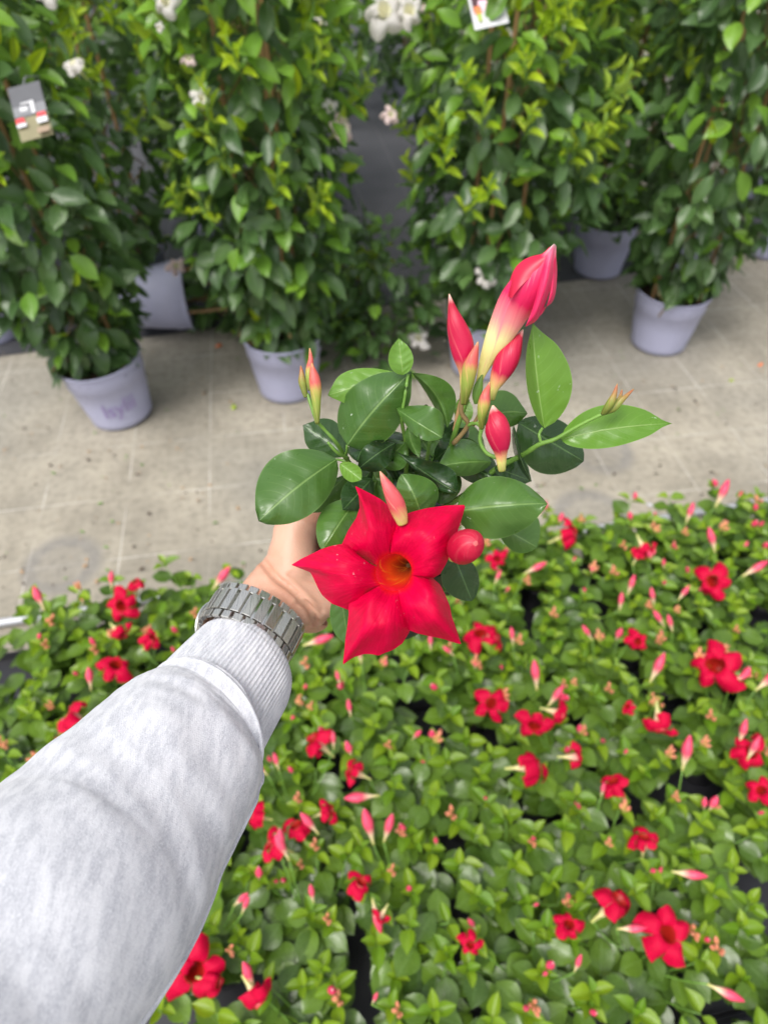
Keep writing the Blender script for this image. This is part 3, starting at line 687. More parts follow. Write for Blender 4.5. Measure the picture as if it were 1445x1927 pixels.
# carrying trays under the pots
tm = MB()
TX, TY = PITCH_C*2*.492, PITCH_C*1.96*.492
for (x0, y0, x1, y1, z0, z1) in ((-TX, -TY, TX, TY, 0, .002), (-TX, -TY, TX, -TY+.003, .002, .03), (-TX, TY-.003, TX, TY, .002, .03), (-TX, -TY+.003, -TX+.003, TY-.003, .002, .03), (TX-.003, -TY+.003, TX, TY-.003, .002, .03)):
    tm.box(Matrix.Translation(((x0+x1)/2, (y0+y1)/2, (z0+z1)/2)), (x1-x0)/2, (y1-y0)/2, (z1-z0)/2)
TRAY = tm.mesh('carry_tray', M['pot_black'], smooth=False); first = {}
for (i, j) in list(bed_cells):
    key = (i//2, j//2)
    if key in first: continue
    first[key] = 1
    ctr = E0+e1*((key[0]*2+.5)*PITCH_C)+e2*(.192+(key[1]*2+.5)*PITCH_C*.98); ctr.z = .0055
    o = link('carry_tray', TRAY, None, Matrix.Translation(ctr) @ Matrix.Rotation(math.atan2(e1.y, e1.x), 4, 'Z'))
    first[key] = o
    tag(o, 'x', 'tray', 'black carrying trays under the bed plants')
for tj in sorted({k[1] for k in first}):
    for q, k in enumerate(sorted(k for k in first if k[1] == tj)):
        first[k]['label'] = 'black tray under bed plants, %s tray row from walkway, %s from left' % (ORD[tj], ORD[q])
# pipe along the bed's edge
mb = MB(); mb.tube([(E0-e1*1.5+Vector((0, 0, .016)), .011), (E0+e1*.3+Vector((0, 0, .016)), .011), (E1-e1*.3+Vector((0, 0, .016)), .011), (E1+e1*1.5+Vector((0, 0, .016)), .011)], 14)
tag(mb.build('edging_pipe', M['steel_pipe']), 'thin pale grey pipe lying along the walkway edge of the bed', 'pipe')
# crumbs of soil and leaf scattered on the walkway
rn = random.Random(91); cmats = [M['soil'], M['cane'], CM['tan'], M['stem']]
mb = MB()
for q in range(420):
    w = ray_at(rn.uniform(-60, 1500), rn.uniform(660, 1120), .006)
    if (w-E0).dot(e2) > .02: continue
    s_ = rn.uniform(.001, .0035); a = rn.uniform(0, 3.1); dx = Vector((math.cos(a), math.sin(a), 0))*s_*rn.uniform(1, 2.4); dy = Vector((-math.sin(a), math.cos(a), 0))*s_
    mb.grid([[w-dx-dy, w-dx+dy], [w+Vector((0, 0, s_*.9))-dy, w+Vector((0, 0, s_))+dy], [w+dx-dy*.5, w+dx+dy*.6]], mi=rn.choice((0, 0, 1, 2, 3)))
tag(mb.build('crumbs', cmats), 'soil crumbs and leaf scraps scattered over the walkway cloth', kind='stuff')
# fallen bits on the cloth
bits = [(440, 765, .035, 'lime', 'fallen yellow green leaf on the cloth by the middle pot'), (1430, 686, .022, 'orange', 'orange withered petal lying at the right edge of the walkway'), (1375, 716, .014, 'lime', 'tiny green leaf scrap on the right side of the walkway'),
        (384, 741, .012, 'tan', 'brown crumb on the cloth between the two left pots'), (412, 650, .03, 'orange', 'yellow orange withered leaf in the shade beside the fallen pot'), (1222, 950, .02, 'white', 'white petal scrap on the cloth just beyond the bed')]
for px, py, s, col, lab in bits:
    w = ray_at(px, py, .006); g = MB(); rr = []
    for r in range(5):
        v = r/4; hw = max(.05, math.sin(PI*v**.9))*.3*s
        rr.append([Vector((u*hw, (v-.5)*s, .004*math.cos(3*u)+.002*math.sin(v*5)+.002)) for u in (-1, 0, 1)])
    g.grid(rr); o = g.build('fallen_leaf', CM[col]); o.location = w; o.rotation_euler.z = px*.7; tag(o, lab, 'fallen leaf')

# ---------------------------------------------------------------- the held plant
POTC = P(735, 1140, .555); PR, PH = .046, .084
held = empty('held_mandevilla', POTC, 'small potted plant with one large open red flower, held up in the hand', 'potted plant')
W0 = Matrix.Translation(-POTC)
def L(w): return w-POTC
link('pot', pot_mesh('held_pot', M['pot_black'], PR, PH, 32), held); link('soil', soil_mesh('held_soil', PR, PH), held)
def pleaf(b, t, zb, zt, wl, wr, m=.46, ctrl=(0, 0), dl=0., dr=0., bow=0., wave=0., mat='held', label=None, ac=.4, p=.72, wf=9., fold=0., seed=0):
    mb = MB(); rows = []; NR, NC = 22, 12
    d = Vector((t[0]-b[0], t[1]-b[1])); ln = d.length; d /= ln; lf = Vector((d.y, -d.x))
    for r in range(NR+1):
        v = r/NR
        cx = (1-v)**2*b[0]+2*v*(1-v)*((b[0]+t[0])/2+ctrl[0]*2)+v*v*t[0]
        cy = (1-v)**2*b[1]+2*v*(1-v)*((b[1]+t[1])/2+ctrl[1]*2)+v*v*t[1]
        cz = lerp(zb, zt, v)-bow*math.sin(PI*v)
        pr = leaf_profile(v, m, p, ac); row = []
        for c in range(NC+1):
            u = 2*c/NC-1; ww = (wl if u < 0 else wr)*pr; off = -u*abs(1)*ww    # u<0 left
            x = cx+lf.x*off; y = cy+lf.y*off
            zz = cz+(dl if u < 0 else dr)*abs(u)**1.4*pr + wave*math.sin(v*wf+seed+(2 if u > 0 else 0))*u*u + fold*abs(u)*pr
            zz += .0016*noise.noise(Vector((x*.035, y*.035, seed*3.1+b[0])))
            zz -= .0007*math.sin(v*PI*11-abs(u)*8)*abs(u)*(1-abs(u))*2.2
            row.append(L(P(x, y, zz)))
        rows.append(row)
    mb.grid(rows, flip=False); o = mb.build('leaf', M[mat], held)
    if label: o['label'] = label
    return o
H = 'held'; D = 'held_dark'; Y = 'held_light'
# outer leaves, traced in place
pleaf((634, 864), (487, 981), .425, .405, 56, 72, m=.5, ctrl=(-3, -4), dl=.004, dr=.012, bow=.004, wave=.003, ac=.1, p=.62)
pleaf((653, 838), (775, 699), .410, .392, 60, 56, m=.42, ctrl=(-6, -2), dl=.010, dr=.010, bow=.006, ac=.35, p=.66, wave=.002)
pleaf((745, 702), (617, 744), .405, .405, 30, 32, m=.6, dl=.004, dr=.004, mat=Y, p=.6)
pleaf((758, 706), (750, 636), .388, .384, 24, 23, m=.42, dl=-.003, dr=-.003, mat=Y, bow=.002)
pleaf((775, 702), (842, 805), .396, .415, 34, 14, m=.55, ctrl=(12, -9), dl=.003, dr=.012, mat=H, ac=.2)
pleaf((745, 768), (832, 824), .397, .384, 42, 22, m=.62, ctrl=(0, 2), dl=.006, dr=-.006, bow=.003, mat=H, wave=.004, ac=.2, p=.6)
pleaf((770, 800), (790, 862), .392, .390, 18, 10, m=.4, ctrl=(-6, 0), dl=-.010, dr=.006, mat=H, wave=.002)
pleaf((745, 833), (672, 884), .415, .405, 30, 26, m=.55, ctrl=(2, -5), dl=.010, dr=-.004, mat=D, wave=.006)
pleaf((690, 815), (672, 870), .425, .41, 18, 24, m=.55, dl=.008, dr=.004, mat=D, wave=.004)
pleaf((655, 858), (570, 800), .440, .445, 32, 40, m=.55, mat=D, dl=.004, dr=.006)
pleaf((640, 872), (680, 903), .402, .396, 17, 17, m=.55, dl=-.003, dr=-.003, mat=Y, p=.5)
pleaf((858, 962), (1030, 948), .398, .388, 56, 62, m=.42, ctrl=(0, -4), dl=.012, dr=.012, bow=.006, wave=.003, ac=.25, p=.66, mat=H)
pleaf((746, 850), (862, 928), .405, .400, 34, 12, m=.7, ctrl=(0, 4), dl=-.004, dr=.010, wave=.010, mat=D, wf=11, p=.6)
pleaf((792, 975), (755, 892), .395, .390, 34, 46, m=.45, ctrl=(6, 0), dl=.006, dr=.010, bow=.004, mat=H, p=.62, ac=.15)
pleaf((925, 870), (824, 878), .420, .405, 26, 44, m=.5, ctrl=(0, -4), dl=.008, dr=.014, bow=.003, mat=H, ac=.2)
pleaf((1024, 806), (1002, 608), .392, .376, 20, 66, m=.45, ctrl=(-4, 2), dl=-.016, dr=.010, bow=.004, mat=Y, ac=.45, p=.75)
pleaf((1054, 827), (1264, 797), .388, .384, 47, 34, m=.42, ctrl=(0, -6), dl=.008, dr=-.004, bow=.004, mat=Y, ac=.6, p=.8)
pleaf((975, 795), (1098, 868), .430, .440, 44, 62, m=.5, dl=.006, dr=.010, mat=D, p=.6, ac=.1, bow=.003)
pleaf((900, 790), (992, 778), .425, .435, 42, 30, m=.5, ctrl=(0, -8), mat=H, dl=.006, dr=.006, p=.62)
pleaf((966, 800), (1000, 908), .385, .400, 6, 9, m=.5, ctrl=(-6, 2), dl=.020, dr=.030, mat=D, p=.6)
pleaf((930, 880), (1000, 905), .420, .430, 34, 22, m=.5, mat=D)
pleaf((668, 944), (606, 1036), .432, .415, 44, 40, m=.45, ctrl=(-2, 0), dl=.010, dr=.006, mat=H, bow=.006, p=.62, ac=.1)
pleaf((655, 892), (575, 966), .440, .452, 26, 14, m=.5, mat=H, dl=.01)
pleaf((930, 985), (1010, 1030), .445, .45, 52, 28, m=.6, mat=H, dl=.008, dr=.006, p=.6, ac=.1)
pleaf((852, 1040), (888, 1131), .440, .455, 30, 40, m=.5, mat=D, dl=.010, dr=.006, p=.6, ac=.1)
pleaf((640, 1110), (656, 1216), .452, .462, 20, 27, m=.5, mat=H, dl=.004, p=.62)
pleaf((905, 1010), (868, 1005), .41, .405, 22, 22, m=.5, mat=Y)
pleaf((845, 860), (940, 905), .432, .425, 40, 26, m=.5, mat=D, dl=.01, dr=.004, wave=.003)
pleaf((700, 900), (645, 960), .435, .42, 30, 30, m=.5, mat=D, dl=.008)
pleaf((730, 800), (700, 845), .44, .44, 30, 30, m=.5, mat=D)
pleaf((870, 745), (878, 800), .43, .43, 16, 20, m=.5, mat=Y)
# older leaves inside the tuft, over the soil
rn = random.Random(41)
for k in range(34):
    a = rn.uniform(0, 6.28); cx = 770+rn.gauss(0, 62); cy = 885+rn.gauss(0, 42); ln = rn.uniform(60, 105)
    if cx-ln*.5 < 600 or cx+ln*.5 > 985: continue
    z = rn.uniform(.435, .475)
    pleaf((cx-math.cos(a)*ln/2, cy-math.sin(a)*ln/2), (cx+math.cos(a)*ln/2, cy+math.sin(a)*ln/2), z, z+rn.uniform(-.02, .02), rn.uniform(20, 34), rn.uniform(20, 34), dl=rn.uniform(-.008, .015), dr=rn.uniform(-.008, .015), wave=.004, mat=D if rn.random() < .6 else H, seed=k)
# branching stems
def stem(pts, mat='stem', name='stem', k=5, n=10, cap=True):
    mb = MB(); cp = catmull(pts, k)
    mb.grid(tube_rows([(L(P(x, y, z)), r/FP*z*(1+.06*math.sin(i*1.9))) for i, (x, y, z, r) in enumerate(cp)], n), closed=True, cap0=True, cap1=True)
    return mb.build(name, M[mat], held)
base = (735, 1010, .49)
for tgt in ([(700, 930, .46, 4.5), (655, 868, .43, 4.5), (632, 832, .41, 3.6), (610, 808, .405, 3.2), (597, 794, .40, 3.4)],
            [(860, 940, .455, 5.5), (930, 885, .425, 5.5), (985, 855, .40, 5), (1015, 836, .39, 4.6), (1045, 826, .385, 4.0), (1090, 800, .378, 3.4), (1135, 778, .372, 3.4)],
            [(800, 930, .46, 5.5), (840, 860, .43, 5.5), (856, 815, .41, 5), (868, 780, .40, 4.6), (880, 752, .393, 4)],
            [(760, 920, .46, 4.5), (765, 850, .43, 4), (756, 790, .405, 3.5), (762, 745, .395, 3), (768, 704, .39, 3)],
            [(780, 930, .46, 4), (800, 880, .43, 4), (808, 830, .405, 3.2)],
            [(760, 985, .46, 4), (800, 1010, .42, 4), (840, 1040, .395, 4), (852, 1046, .39, 4)]):
    stem([(base[0], base[1], base[2], 5)]+tgt, 'stem')
stem([(853, 835, .412, 5), (880, 800, .402, 4.2), (868, 775, .398, 5), (872, 735, .392, 6)], 'twig')
stem([(856, 812, .412, 5.2), (862, 780, .406, 5.0), (870, 748, .40, 4.6)], 'cane')
stem([(880, 800, .402, 4), (895, 796, .398, 4), (905, 805, .395, 4), (903, 830, .39, 3.6), (915, 852, .385, 3.6), (934, 861, .382, 4.4)], 'stem')
stem([(890, 800, .40, 3.6), (906, 770, .392, 3.2), (916, 740, .388, 3.4), (926, 735, .384, 4.6)], 'twig')
stem([(1018, 834, .389, 3), (1014, 818, .388, 3), (1020, 806, .390, 2.6)], 'stem')
stem([(648, 862, .425, 2.6), (652, 850, .415, 2.4), (653, 838, .410, 2.2)], 'stem')
stem([(650, 868, .425, 2.8), (642, 866, .425, 2.6), (632, 864, .424, 2.2)], 'stem')
stem([(655, 862, .42, 3), (635, 852, .41, 3), (617, 832, .405, 2.6)], 'stem')
# buds
def hbud(pts, mat, ecc=.75, tw=.07, n=22, twist=5.0, k=5, label=None, rf=2, parent=None):
    cp = catmull(pts, k); mb = MB()
    ctr = [(L(P(x, y, z)), max(.3, r)/FP*z, max(.3, r)/FP*z*ecc) for x, y, z, r in cp]
    mb.grid(tube_rows(ctr, n, ref=R, fn=lambda v, th: 1+tw*min(1, 4*v)*math.cos(rf*th+v*twist)+.5*tw*math.cos((rf+1)*th-v*3)), closed=True, cap0=True, cap1=True)
    o = mb.build('bud', M[mat], held)
    if label: o['label'] = label
    return o
big = hbud([(896, 742, .386, 4), (903, 712, .382, 7), (914, 682, .378, 13), (930, 650, .372, 21), (948, 615, .366, 28), (972, 572, .358, 35), (994, 545, .352, 38), (1010, 525, .348, 34), (1023, 505, .345, 25), (1033, 485, .342, 15), (1043, 461, .339, 3)], 'bud_big', ecc=.62, tw=.05, n=36, twist=2.5, label='large unfurling pink red bud with a pale yellow tube')
# wrapped lobes of the large bud: a dark folded one on its left, one flaring at lower right
def lobe(pl, pr, zl, zr, bulge, name='petal', mat='petal'):
    mb = MB(); nr = len(pl); rows = []
    for r in range(nr):
        v = r/(nr-1); row = []
        for c in range(9):
            u = c/8; x = lerp(pl[r][0], pr[r][0], u); y = lerp(pl[r][1], pr[r][1], u)
            z = lerp(lerp(zl[0], zl[1], v), lerp(zr[0], zr[1], v), u)-bulge*math.sin(PI*u)*math.sin(PI*min(.97, v+.03))
            row.append(L(P(x, y, z)))
        rows.append(row)
    mb.grid(rows); me = mb.mesh(name, M[mat]); return link(name, me, big)
M['lobe_dark'] = simple('folded_petal', (.50, .003, .04), .42, nscale=120, namp=.2)
M['lobe_pink'] = ramp_mat('flared_petal', [(0, (.76, .016, .11)), (.7, (.74, .016, .11)), (.93, (.82, .15, .27)), (1, (.88, .7, .66))], streak=.1, tint=(.86, .2, .3), amt=.5)
lobe(catmull([(955, 556), (959, 528), (969, 504), (985, 489), (1004, 481), (1020, 477), (1034, 464)], 3), catmull([(962, 562), (974, 545), (990, 528), (1006, 514), (1018, 500), (1028, 486), (1037, 470)], 3), (.352, .340), (.346, .339), .0015, mat='lobe_dark')
lobe(catmull([(1006, 601), (1020, 590), (1030, 570), (1036, 540), (1037, 505), (1040, 480), (1044, 462)], 3)[::-1], catmull([(1008, 604), (1020, 581), (1036, 572), (1045, 552), (1048, 510), (1046, 482), (1047, 464)], 3)[::-1], (.337, .354), (.341, .360), .002, mat='lobe_pink')
lobe(catmull([(988, 615), (1000, 585), (1010, 550), (1018, 515), (1028, 485), (1042, 458)], 3), catmull([(995, 612), (1012, 600), (1028, 565), (1040, 530), (1044, 490), (1046, 462)], 3), (.350, .335), (.356, .339), .006, mat='lobe_pink')
hbud([(872, 748, .386, 6), (874, 722, .381, 9), (876, 698, .376, 13), (872, 668, .371, 20), (867, 640, .368, 22), (859, 612, .365, 18), (852, 585, .363, 10), (848, 567, .361, 5), (845, 553, .360, 1)], 'bud_red', twist=3)
hbud([(872, 760, .380, 6), (877, 735, .374, 10), (881, 712, .370, 13), (885, 690, .367, 15), (890, 672, .365, 11), (896, 655, .363, 5), (899, 643, .362, 1)], 'bud_small', twist=6)
hbud([(926, 752, .384, 5), (929, 733, .380, 8), (937, 712, .377, 15), (948, 690, .374, 21), (959, 668, .372, 22), (969, 648, .371, 16), (978, 632, .370, 7), (984, 620, .370, 1)], 'bud_red', twist=4)
hbud([(906, 806, .380, 5), (906, 790, .376, 7), (908, 775, .373, 10), (911, 758, .371, 12), (914, 742, .370, 9), (919, 728, .370, 4), (921, 719, .370, 1)], 'bud_small', twist=5)
hbud([(895, 760, .386, 3), (896, 745, .384, 8), (900, 728, .382, 9), (905, 712, .380, 4), (908, 703, .38, 1)], 'stem', tw=.03)
hbud([(944, 886, .380, 7), (943, 868, .377, 9), (942, 852, .374, 12), (940, 832, .370, 20), (937, 810, .367, 24), (935, 792, .366, 20), (930, 776, .366, 11), (927, 763, .366, 2)], 'bud_red', twist=3.5, label='stout dark red bud with a pale yellow foot')
hbud([(757, 985, .372, 10), (752, 968, .369, 14), (744, 945, .366, 17), (734, 924, .364, 14), (724, 905, .363, 8), (715, 887, .362, 1)], 'bud_pink', twist=5)
hbud([(849, 1050, .384, 9), (858, 1044, .381, 15), (866, 1036, .374, 27), (876, 1028, .362, 31), (886, 1024, .354, 28), (892, 1023, .350, 18), (895, 1023, .348, 4)], 'bud_round', ecc=1.0, tw=.03, label='round glossy red bud pointing at the viewer')
hbud([(846, 1052, .386, 8), (852, 1047, .384, 12), (858, 1042, .381, 13)], 'stem', tw=.02)
for pts in ([(597, 797, .40, 4), (596, 775, .398, 6.5), (595, 752, .396, 9), (594, 730, .394, 12), (592, 712, .393, 11), (589, 696, .392, 6), (587, 683, .392, 1)],
            [(583, 735, .398, 4), (582, 712, .396, 7), (583, 694, .395, 8), (585, 676, .394, 5), (583, 655, .393, 1)],
            [(576, 748, .40, 4), (572, 733, .399, 6), (569, 718, .398, 8), (568, 703, .397, 5), (566, 688, .397, 1)]):
    hbud(pts, 'bud_green' if pts[0][0] == 576 else 'bud_small', k=4, n=14, twist=5)
stem([(598, 798, .402, 4), (588, 770, .40, 3.4), (580, 745, .40, 3.4), (577, 742, .40, 3)])
for pts in ([(1133, 780, .372, 4), (1142, 768, .369, 7), (1150, 755, .367, 8), (1156, 741, .366, 5), (1161, 722, .365, 1)],
            [(1138, 778, .374, 4), (1152, 770, .371, 7), (1165, 757, .370, 7), (1178, 745, .369, 4), (1192, 732, .369, 1)],
            [(1140, 776, .376, 3), (1156, 762, .374, 5), (1166, 748, .373, 4), (1170, 733, .373, 1)]):
    hbud(pts, 'bud_green', k=4, n=12, twist=6)

# the open flower
FC = (741, 1077); ZR = .378
fl = None
def throat_pt(a, s=1.0): return (FC[0]+34*s*math.cos(a), FC[1]+35*s*math.sin(a))
mb = MB(); rows = []
for r in range(15):
    v = r/14; row = []
    cx = FC[0]+27*v**1.1; cy = FC[1]-13*v; rad_ = (1-v)**.85*.88+.12
    for c in range(40):
        a = 2*PI*c/40; ridge = 1+.05*math.cos(5*a+1)*(1-v)*v*3
        row.append(L(P(cx+34*rad_*ridge*math.cos(a), cy+35*rad_*ridge*math.sin(a), ZR+.024*v**1.2)))
    rows.append(row)
mb.grid(rows, closed=True)
fl = mb.build('flower', M['throat'], held); fl['label'] = 'large open red flower with an orange throat'
mb = MB(); mb.grid(tube_rows([(L(P(x, y, z)), r/FP*z) for x, y, z, r in catmull([(745, 1072, .392, 50), (760, 1066, .41, 36), (775, 1058, .428, 20), (780, 1040, .45, 10), (775, 1000, .465, 7), (765, 980, .475, 5)], 5)], 24), closed=True)
o = mb.build('flower_tube', M['tube'], fl)
PET = {
 1: ((695, 1060), (737, 1031), [(640, 1030), (645, 1020), (655, 998), (670, 975), (677, 955), (675, 934), (668, 914), (690, 925), (716, 939), (735, 955), (753, 972), (768, 985)], .003, .004),
 2: ((733, 1033), (779, 1082), [(737, 1000), (741, 985), (752, 972), (775, 963), (803, 956), (840, 951), (876, 950), (871, 968), (865, 987), (858, 1010), (849, 1037), (840, 1060), (828, 1080), (815, 1088), (803, 1086)], -.003, -.003),
 3: ((778, 1076), (752, 1116), [(800, 1078), (815, 1088), (828, 1100), (838, 1120), (846, 1140), (850, 1160), (860, 1188), (868, 1213), (850, 1208), (836, 1203), (803, 1196), (785, 1192), (772, 1187), (755, 1178)], .003, -.001),
 4: ((757, 1112), (704, 1112), [(775, 1172), (770, 1190), (757, 1211), (740, 1223), (724, 1229), (712, 1234), (699, 1231), (683, 1231), (665, 1237), (645, 1251), (648, 1224), (650, 1200), (653, 1182), (656, 1158), (656, 1138), (666, 1128)], .002, -.003),
 5: ((710, 1115), (694, 1062), [(668, 1148), (655, 1148), (640, 1142), (624, 1136), (606, 1120), (598, 1106), (590, 1088), (584, 1077), (566, 1070), (548, 1063), (568, 1051), (587, 1042), (605, 1033), (624, 1027), (640, 1024), (653, 1025), (664, 1035), (672, 1048)], .003, -.003)}
def resample(ps, n):
    d = [0]
    for a, b_ in zip(ps, ps[1:]): d.append(d[-1]+math.dist(a, b_))
    out = []
    for k in range(n+1):
        s = d[-1]*k/n; i = max(q for q in range(len(ps)) if d[q] <= s+1e-9); i = min(i, len(ps)-2)
        f = (s-d[i])/max(1e-9, d[i+1]-d[i]); out.append((lerp(ps[i][0], ps[i+1][0], f), lerp(ps[i][1], ps[i+1][1], f)))
    return out
for k, (ia, ib, outl, za, zb) in PET.items():
    NC, NR = 48, 22; out = resample(outl, NC)
    a0_ = math.atan2(ia[1]-FC[1], ia[0]-FC[0]); a1_ = math.atan2(ib[1]-FC[1], ib[0]-FC[0])
    if a1_ < a0_: a1_ += 2*PI
    if k == 0: pass
    tip_i = max(range(NC+1), key=lambda q: math.dist(out[q], FC)); ut = tip_i/NC
    mb = MB(); rows = []
    for r in range(NR+1):
        v = r/NR; row = []
        for c in range(NC+1):
            u = c/NC; a = lerp(a0_, a1_, u); ix, iy = throat_pt(a)
            wd = int(round((1-v)*13)); ks = [min(NC, max(0, c+q)) for q in range(-wd, wd+1)]
            if c < wd or c > NC-wd: wd2 = min(c, NC-c, wd); ks = list(range(c-wd2, c+wd2+1))
            ox = sum(out[q][0] for q in ks)/len(ks); oy = sum(out[q][1] for q in ks)/len(ks)
            x = lerp(ix, ox, v); y = lerp(iy, oy, v)
            du = (u-ut); rid = math.exp(-(du*3.0)**2)
            e = abs(2*u-1)
            z = ZR - .013*math.sin(PI*min(1, v*1.02))*(1-e**2.6) + .006*v**5*(1-.6*rid) + .004*v**3*rid
            z += .006*e**4*math.sin(PI*min(1, v*1.4+.1) )*(0 if (za if u < .5 else zb) < 0 else 1)
            z += (za if u < .5 else zb)*e**2*v**.7*1.2
            z -= .0014*math.exp(-((u-ut)*3.2)**2)*math.sin(PI*v)
            z += .0018*math.sin(3.1*u+5*v+k*2)*v + .0026*noise.noise(Vector((x*.028, y*.028, k)))*min(1, v*3) + .0010*noise.noise(Vector((x*.08, y*.08, k+5)))*v
            row.append(L(P(x, y, z)))
        rows.append(row)
    mb.grid(rows, flip=True); mb.build('petal', M['petal'], fl)

# ---------------------------------------------------------------- the arm and hand
person = empty('person', P(380, 1380, .46), 'left forearm in a light grey heather sweatshirt, hand gripping the small pot', 'person')
PL = person.location.copy()
m, t, b = new_mat('skin'); M['skin'] = m
tc = t.nodes.new('ShaderNodeTexCoord'); n1 = noi(t, tc.outputs['Object'], 28, 4); n2 = noi(t, tc.outputs['Object'], 900, 2); n3 = noi(t, mapping(t, tc.outputs['Object'], (240, 70, 240), rot=(.3, .5, .9)), 1., 3)
c = mixc(t, remap(t, n1, .35, .65), (.54, .28, .19), (.65, .395, .285))
t.links.new(mixc(t, mth(t, 'MULTIPLY', remap(t, n1, .5, .72), .22), c, (.56, .24, .17)), b.inputs['Base Color'])
b.inputs['Subsurface Weight'].default_value = .25; b.inputs['Subsurface Radius'].default_value = (1, .35, .2); b.inputs['Subsurface Scale'].default_value = .006
b.inputs['Roughness'].default_value = .5; bump(t, b, mth(t, 'ADD', mth(t, 'MULTIPLY', n3, .3), mth(t, 'MULTIPLY', n2, .8)), .25, .0006)
hb = MB()
def cap(pts, n=20, ref=None):           # round ended limb through (Vector, ra, rb)
    a, bb = pts[0], pts[-1]; full = []
    ta = (pts[1][0]-a[0]).normalized(); tb_ = (bb[0]-pts[-2][0]).normalized()
    for q in (1, .85, .6, .3):
        s = math.sqrt(max(.001, 1-q*q)); full.append((a[0]-ta*(q*min(a[1], a[2])), a[1]*s, a[2]*s))
    full += pts
    for q in (.3, .6, .85, 1):
        s = math.sqrt(max(.001, 1-q*q)); full.append((bb[0]+tb_*(q*min(bb[1], bb[2])), bb[1]*s, bb[2]*s))
    hb.grid(tube_rows(full, n, ref), closed=True, cap0=True, cap1=True)
def Q(x, y, z): return P(x, y, z)-PL
# across-the-wrist direction
AC = (P(560, 1235, .475)-P(395, 1135, .475)).normalized()
def C3(lst, k=4): return [(Q(x, y, z), ra, rb) for x, y, z, ra, rb in catmull(lst, k)]
cap(C3([(330, 1420, .40, .034, .026), (410, 1310, .43, .032, .024), (462, 1225, .458, .028, .021), (494, 1168, .476, .0260, .0195), (534, 1118, .492, .0275, .020), (590, 1085, .512, .034, .021), (640, 1070, .535, .032, .018)]), 28, AC)
# pot-local frame for the grip
def G(ang, h, r): return POTC+Vector((r*math.cos(ang), r*math.sin(ang), h))-PL
palm = [G(math.radians(a), h, .064) for a, h in ((185, .045),)]
cap([(Q(562, 1140, .500), .021, .017), (Q(592, 1132, .522), .0225, .016), (G(math.radians(200), .02, .066), .019, .014)], 20)   # heel on the little finger side
cap([(Q(548, 1078, .497), .021, .018), (Q(552, 1040, .500), .0215, .018), (Q(556, 1000, .500), .018, .0145)], 22)                # ball of the thumb
cap([(Q(556, 1005, .500), .0165, .014), (Q(572, 965, .494), .0128, .0115), (Q(598, 944, .486), .0115, .010), (Q(628, 930, .482), .0095, .008)], 18)
cap([(G(math.radians(186), .055, .066), .026, .015), (G(math.radians(168), .045, .066), .028, .014), (G(math.radians(140), .045, .066), .026, .012)], 22, Vector((0, 0, 1)))
for k, (h, a1_, r0) in enumerate(((.074, 28, .0098), (.055, 22, .010), (.036, 30, .0096), (.019, 52, .0085))):
    pts = []
    for q in range(9):
        f = q/8; a = lerp(165, a1_, f); rp = lerp(PR*.77, PR, h/PH)
        bend = .0018*(math.sin(f*3*PI)**2)
        pts.append((G(math.radians(a), h+.004*math.sin(f*PI)+k*.001, rp+r0*.95+bend), r0*(1-.22*f), r0*(1-.22*f)))
    cap(pts, 14)
me = hb.mesh('body', M['skin']); ob = link('body', me, person)
rm = ob.modifiers.new('r', 'REMESH'); rm.mode = 'VOXEL'; rm.voxel_size = .0016; rm.use_smooth_shade = True
sm = ob.modifiers.new('s', 'SMOOTH'); sm.factor = .6; sm.iterations = 9
bpy.context.view_layer.update()
ev = bpy.data.meshes.new_from_object(ob.evaluated_get(bpy.context.evaluated_depsgraph_get())); ob.modifiers.clear()
def segdist(x, y, ln):
    best = 1e9
    for (ax, ay), (bx, by) in zip(ln, ln[1:]):
        dx, dy = bx-ax, by-ay; f = max(0, min(1, ((x-ax)*dx+(y-ay)*dy)/(dx*dx+dy*dy+1e-9)))
        best = min(best, math.hypot(x-ax-f*dx, y-ay-f*dy))
    return best
CR = [catmull([(498, 1062), (520, 1088), (552, 1112), (580, 1142), (594, 1170)], 4), catmull([(560, 1135), (580, 1140), (604, 1150)], 3), catmull([(548, 1080), (580, 1088), (622, 1092)], 3)]
AM = (.0024, .0010, .0007); SG = (5.5, 4.5, 4.5)
cen = Q(540, 1118, .492)
for v in ev.vertices:
    w = v.co+PL; x, y, z = proj(w)
    if not (470 < x < 680 and 1030 < y < 1220) or v.normal.dot(-F) < .15: continue
    dsp = 0
    for ln, am, sg in zip(CR, AM, SG):
        dm = segdist(x, y, ln); dsp += am*math.exp(-(dm/sg)**2)-am*.35*math.exp(-((dm-sg*2.2)/sg)**2)
    v.co -= v.normal*dsp
for p_ in ev.polygons: p_.use_smooth = True
if not ev.materials: ev.materials.append(M['skin'])
ob.data = ev; ev.name = 'body'

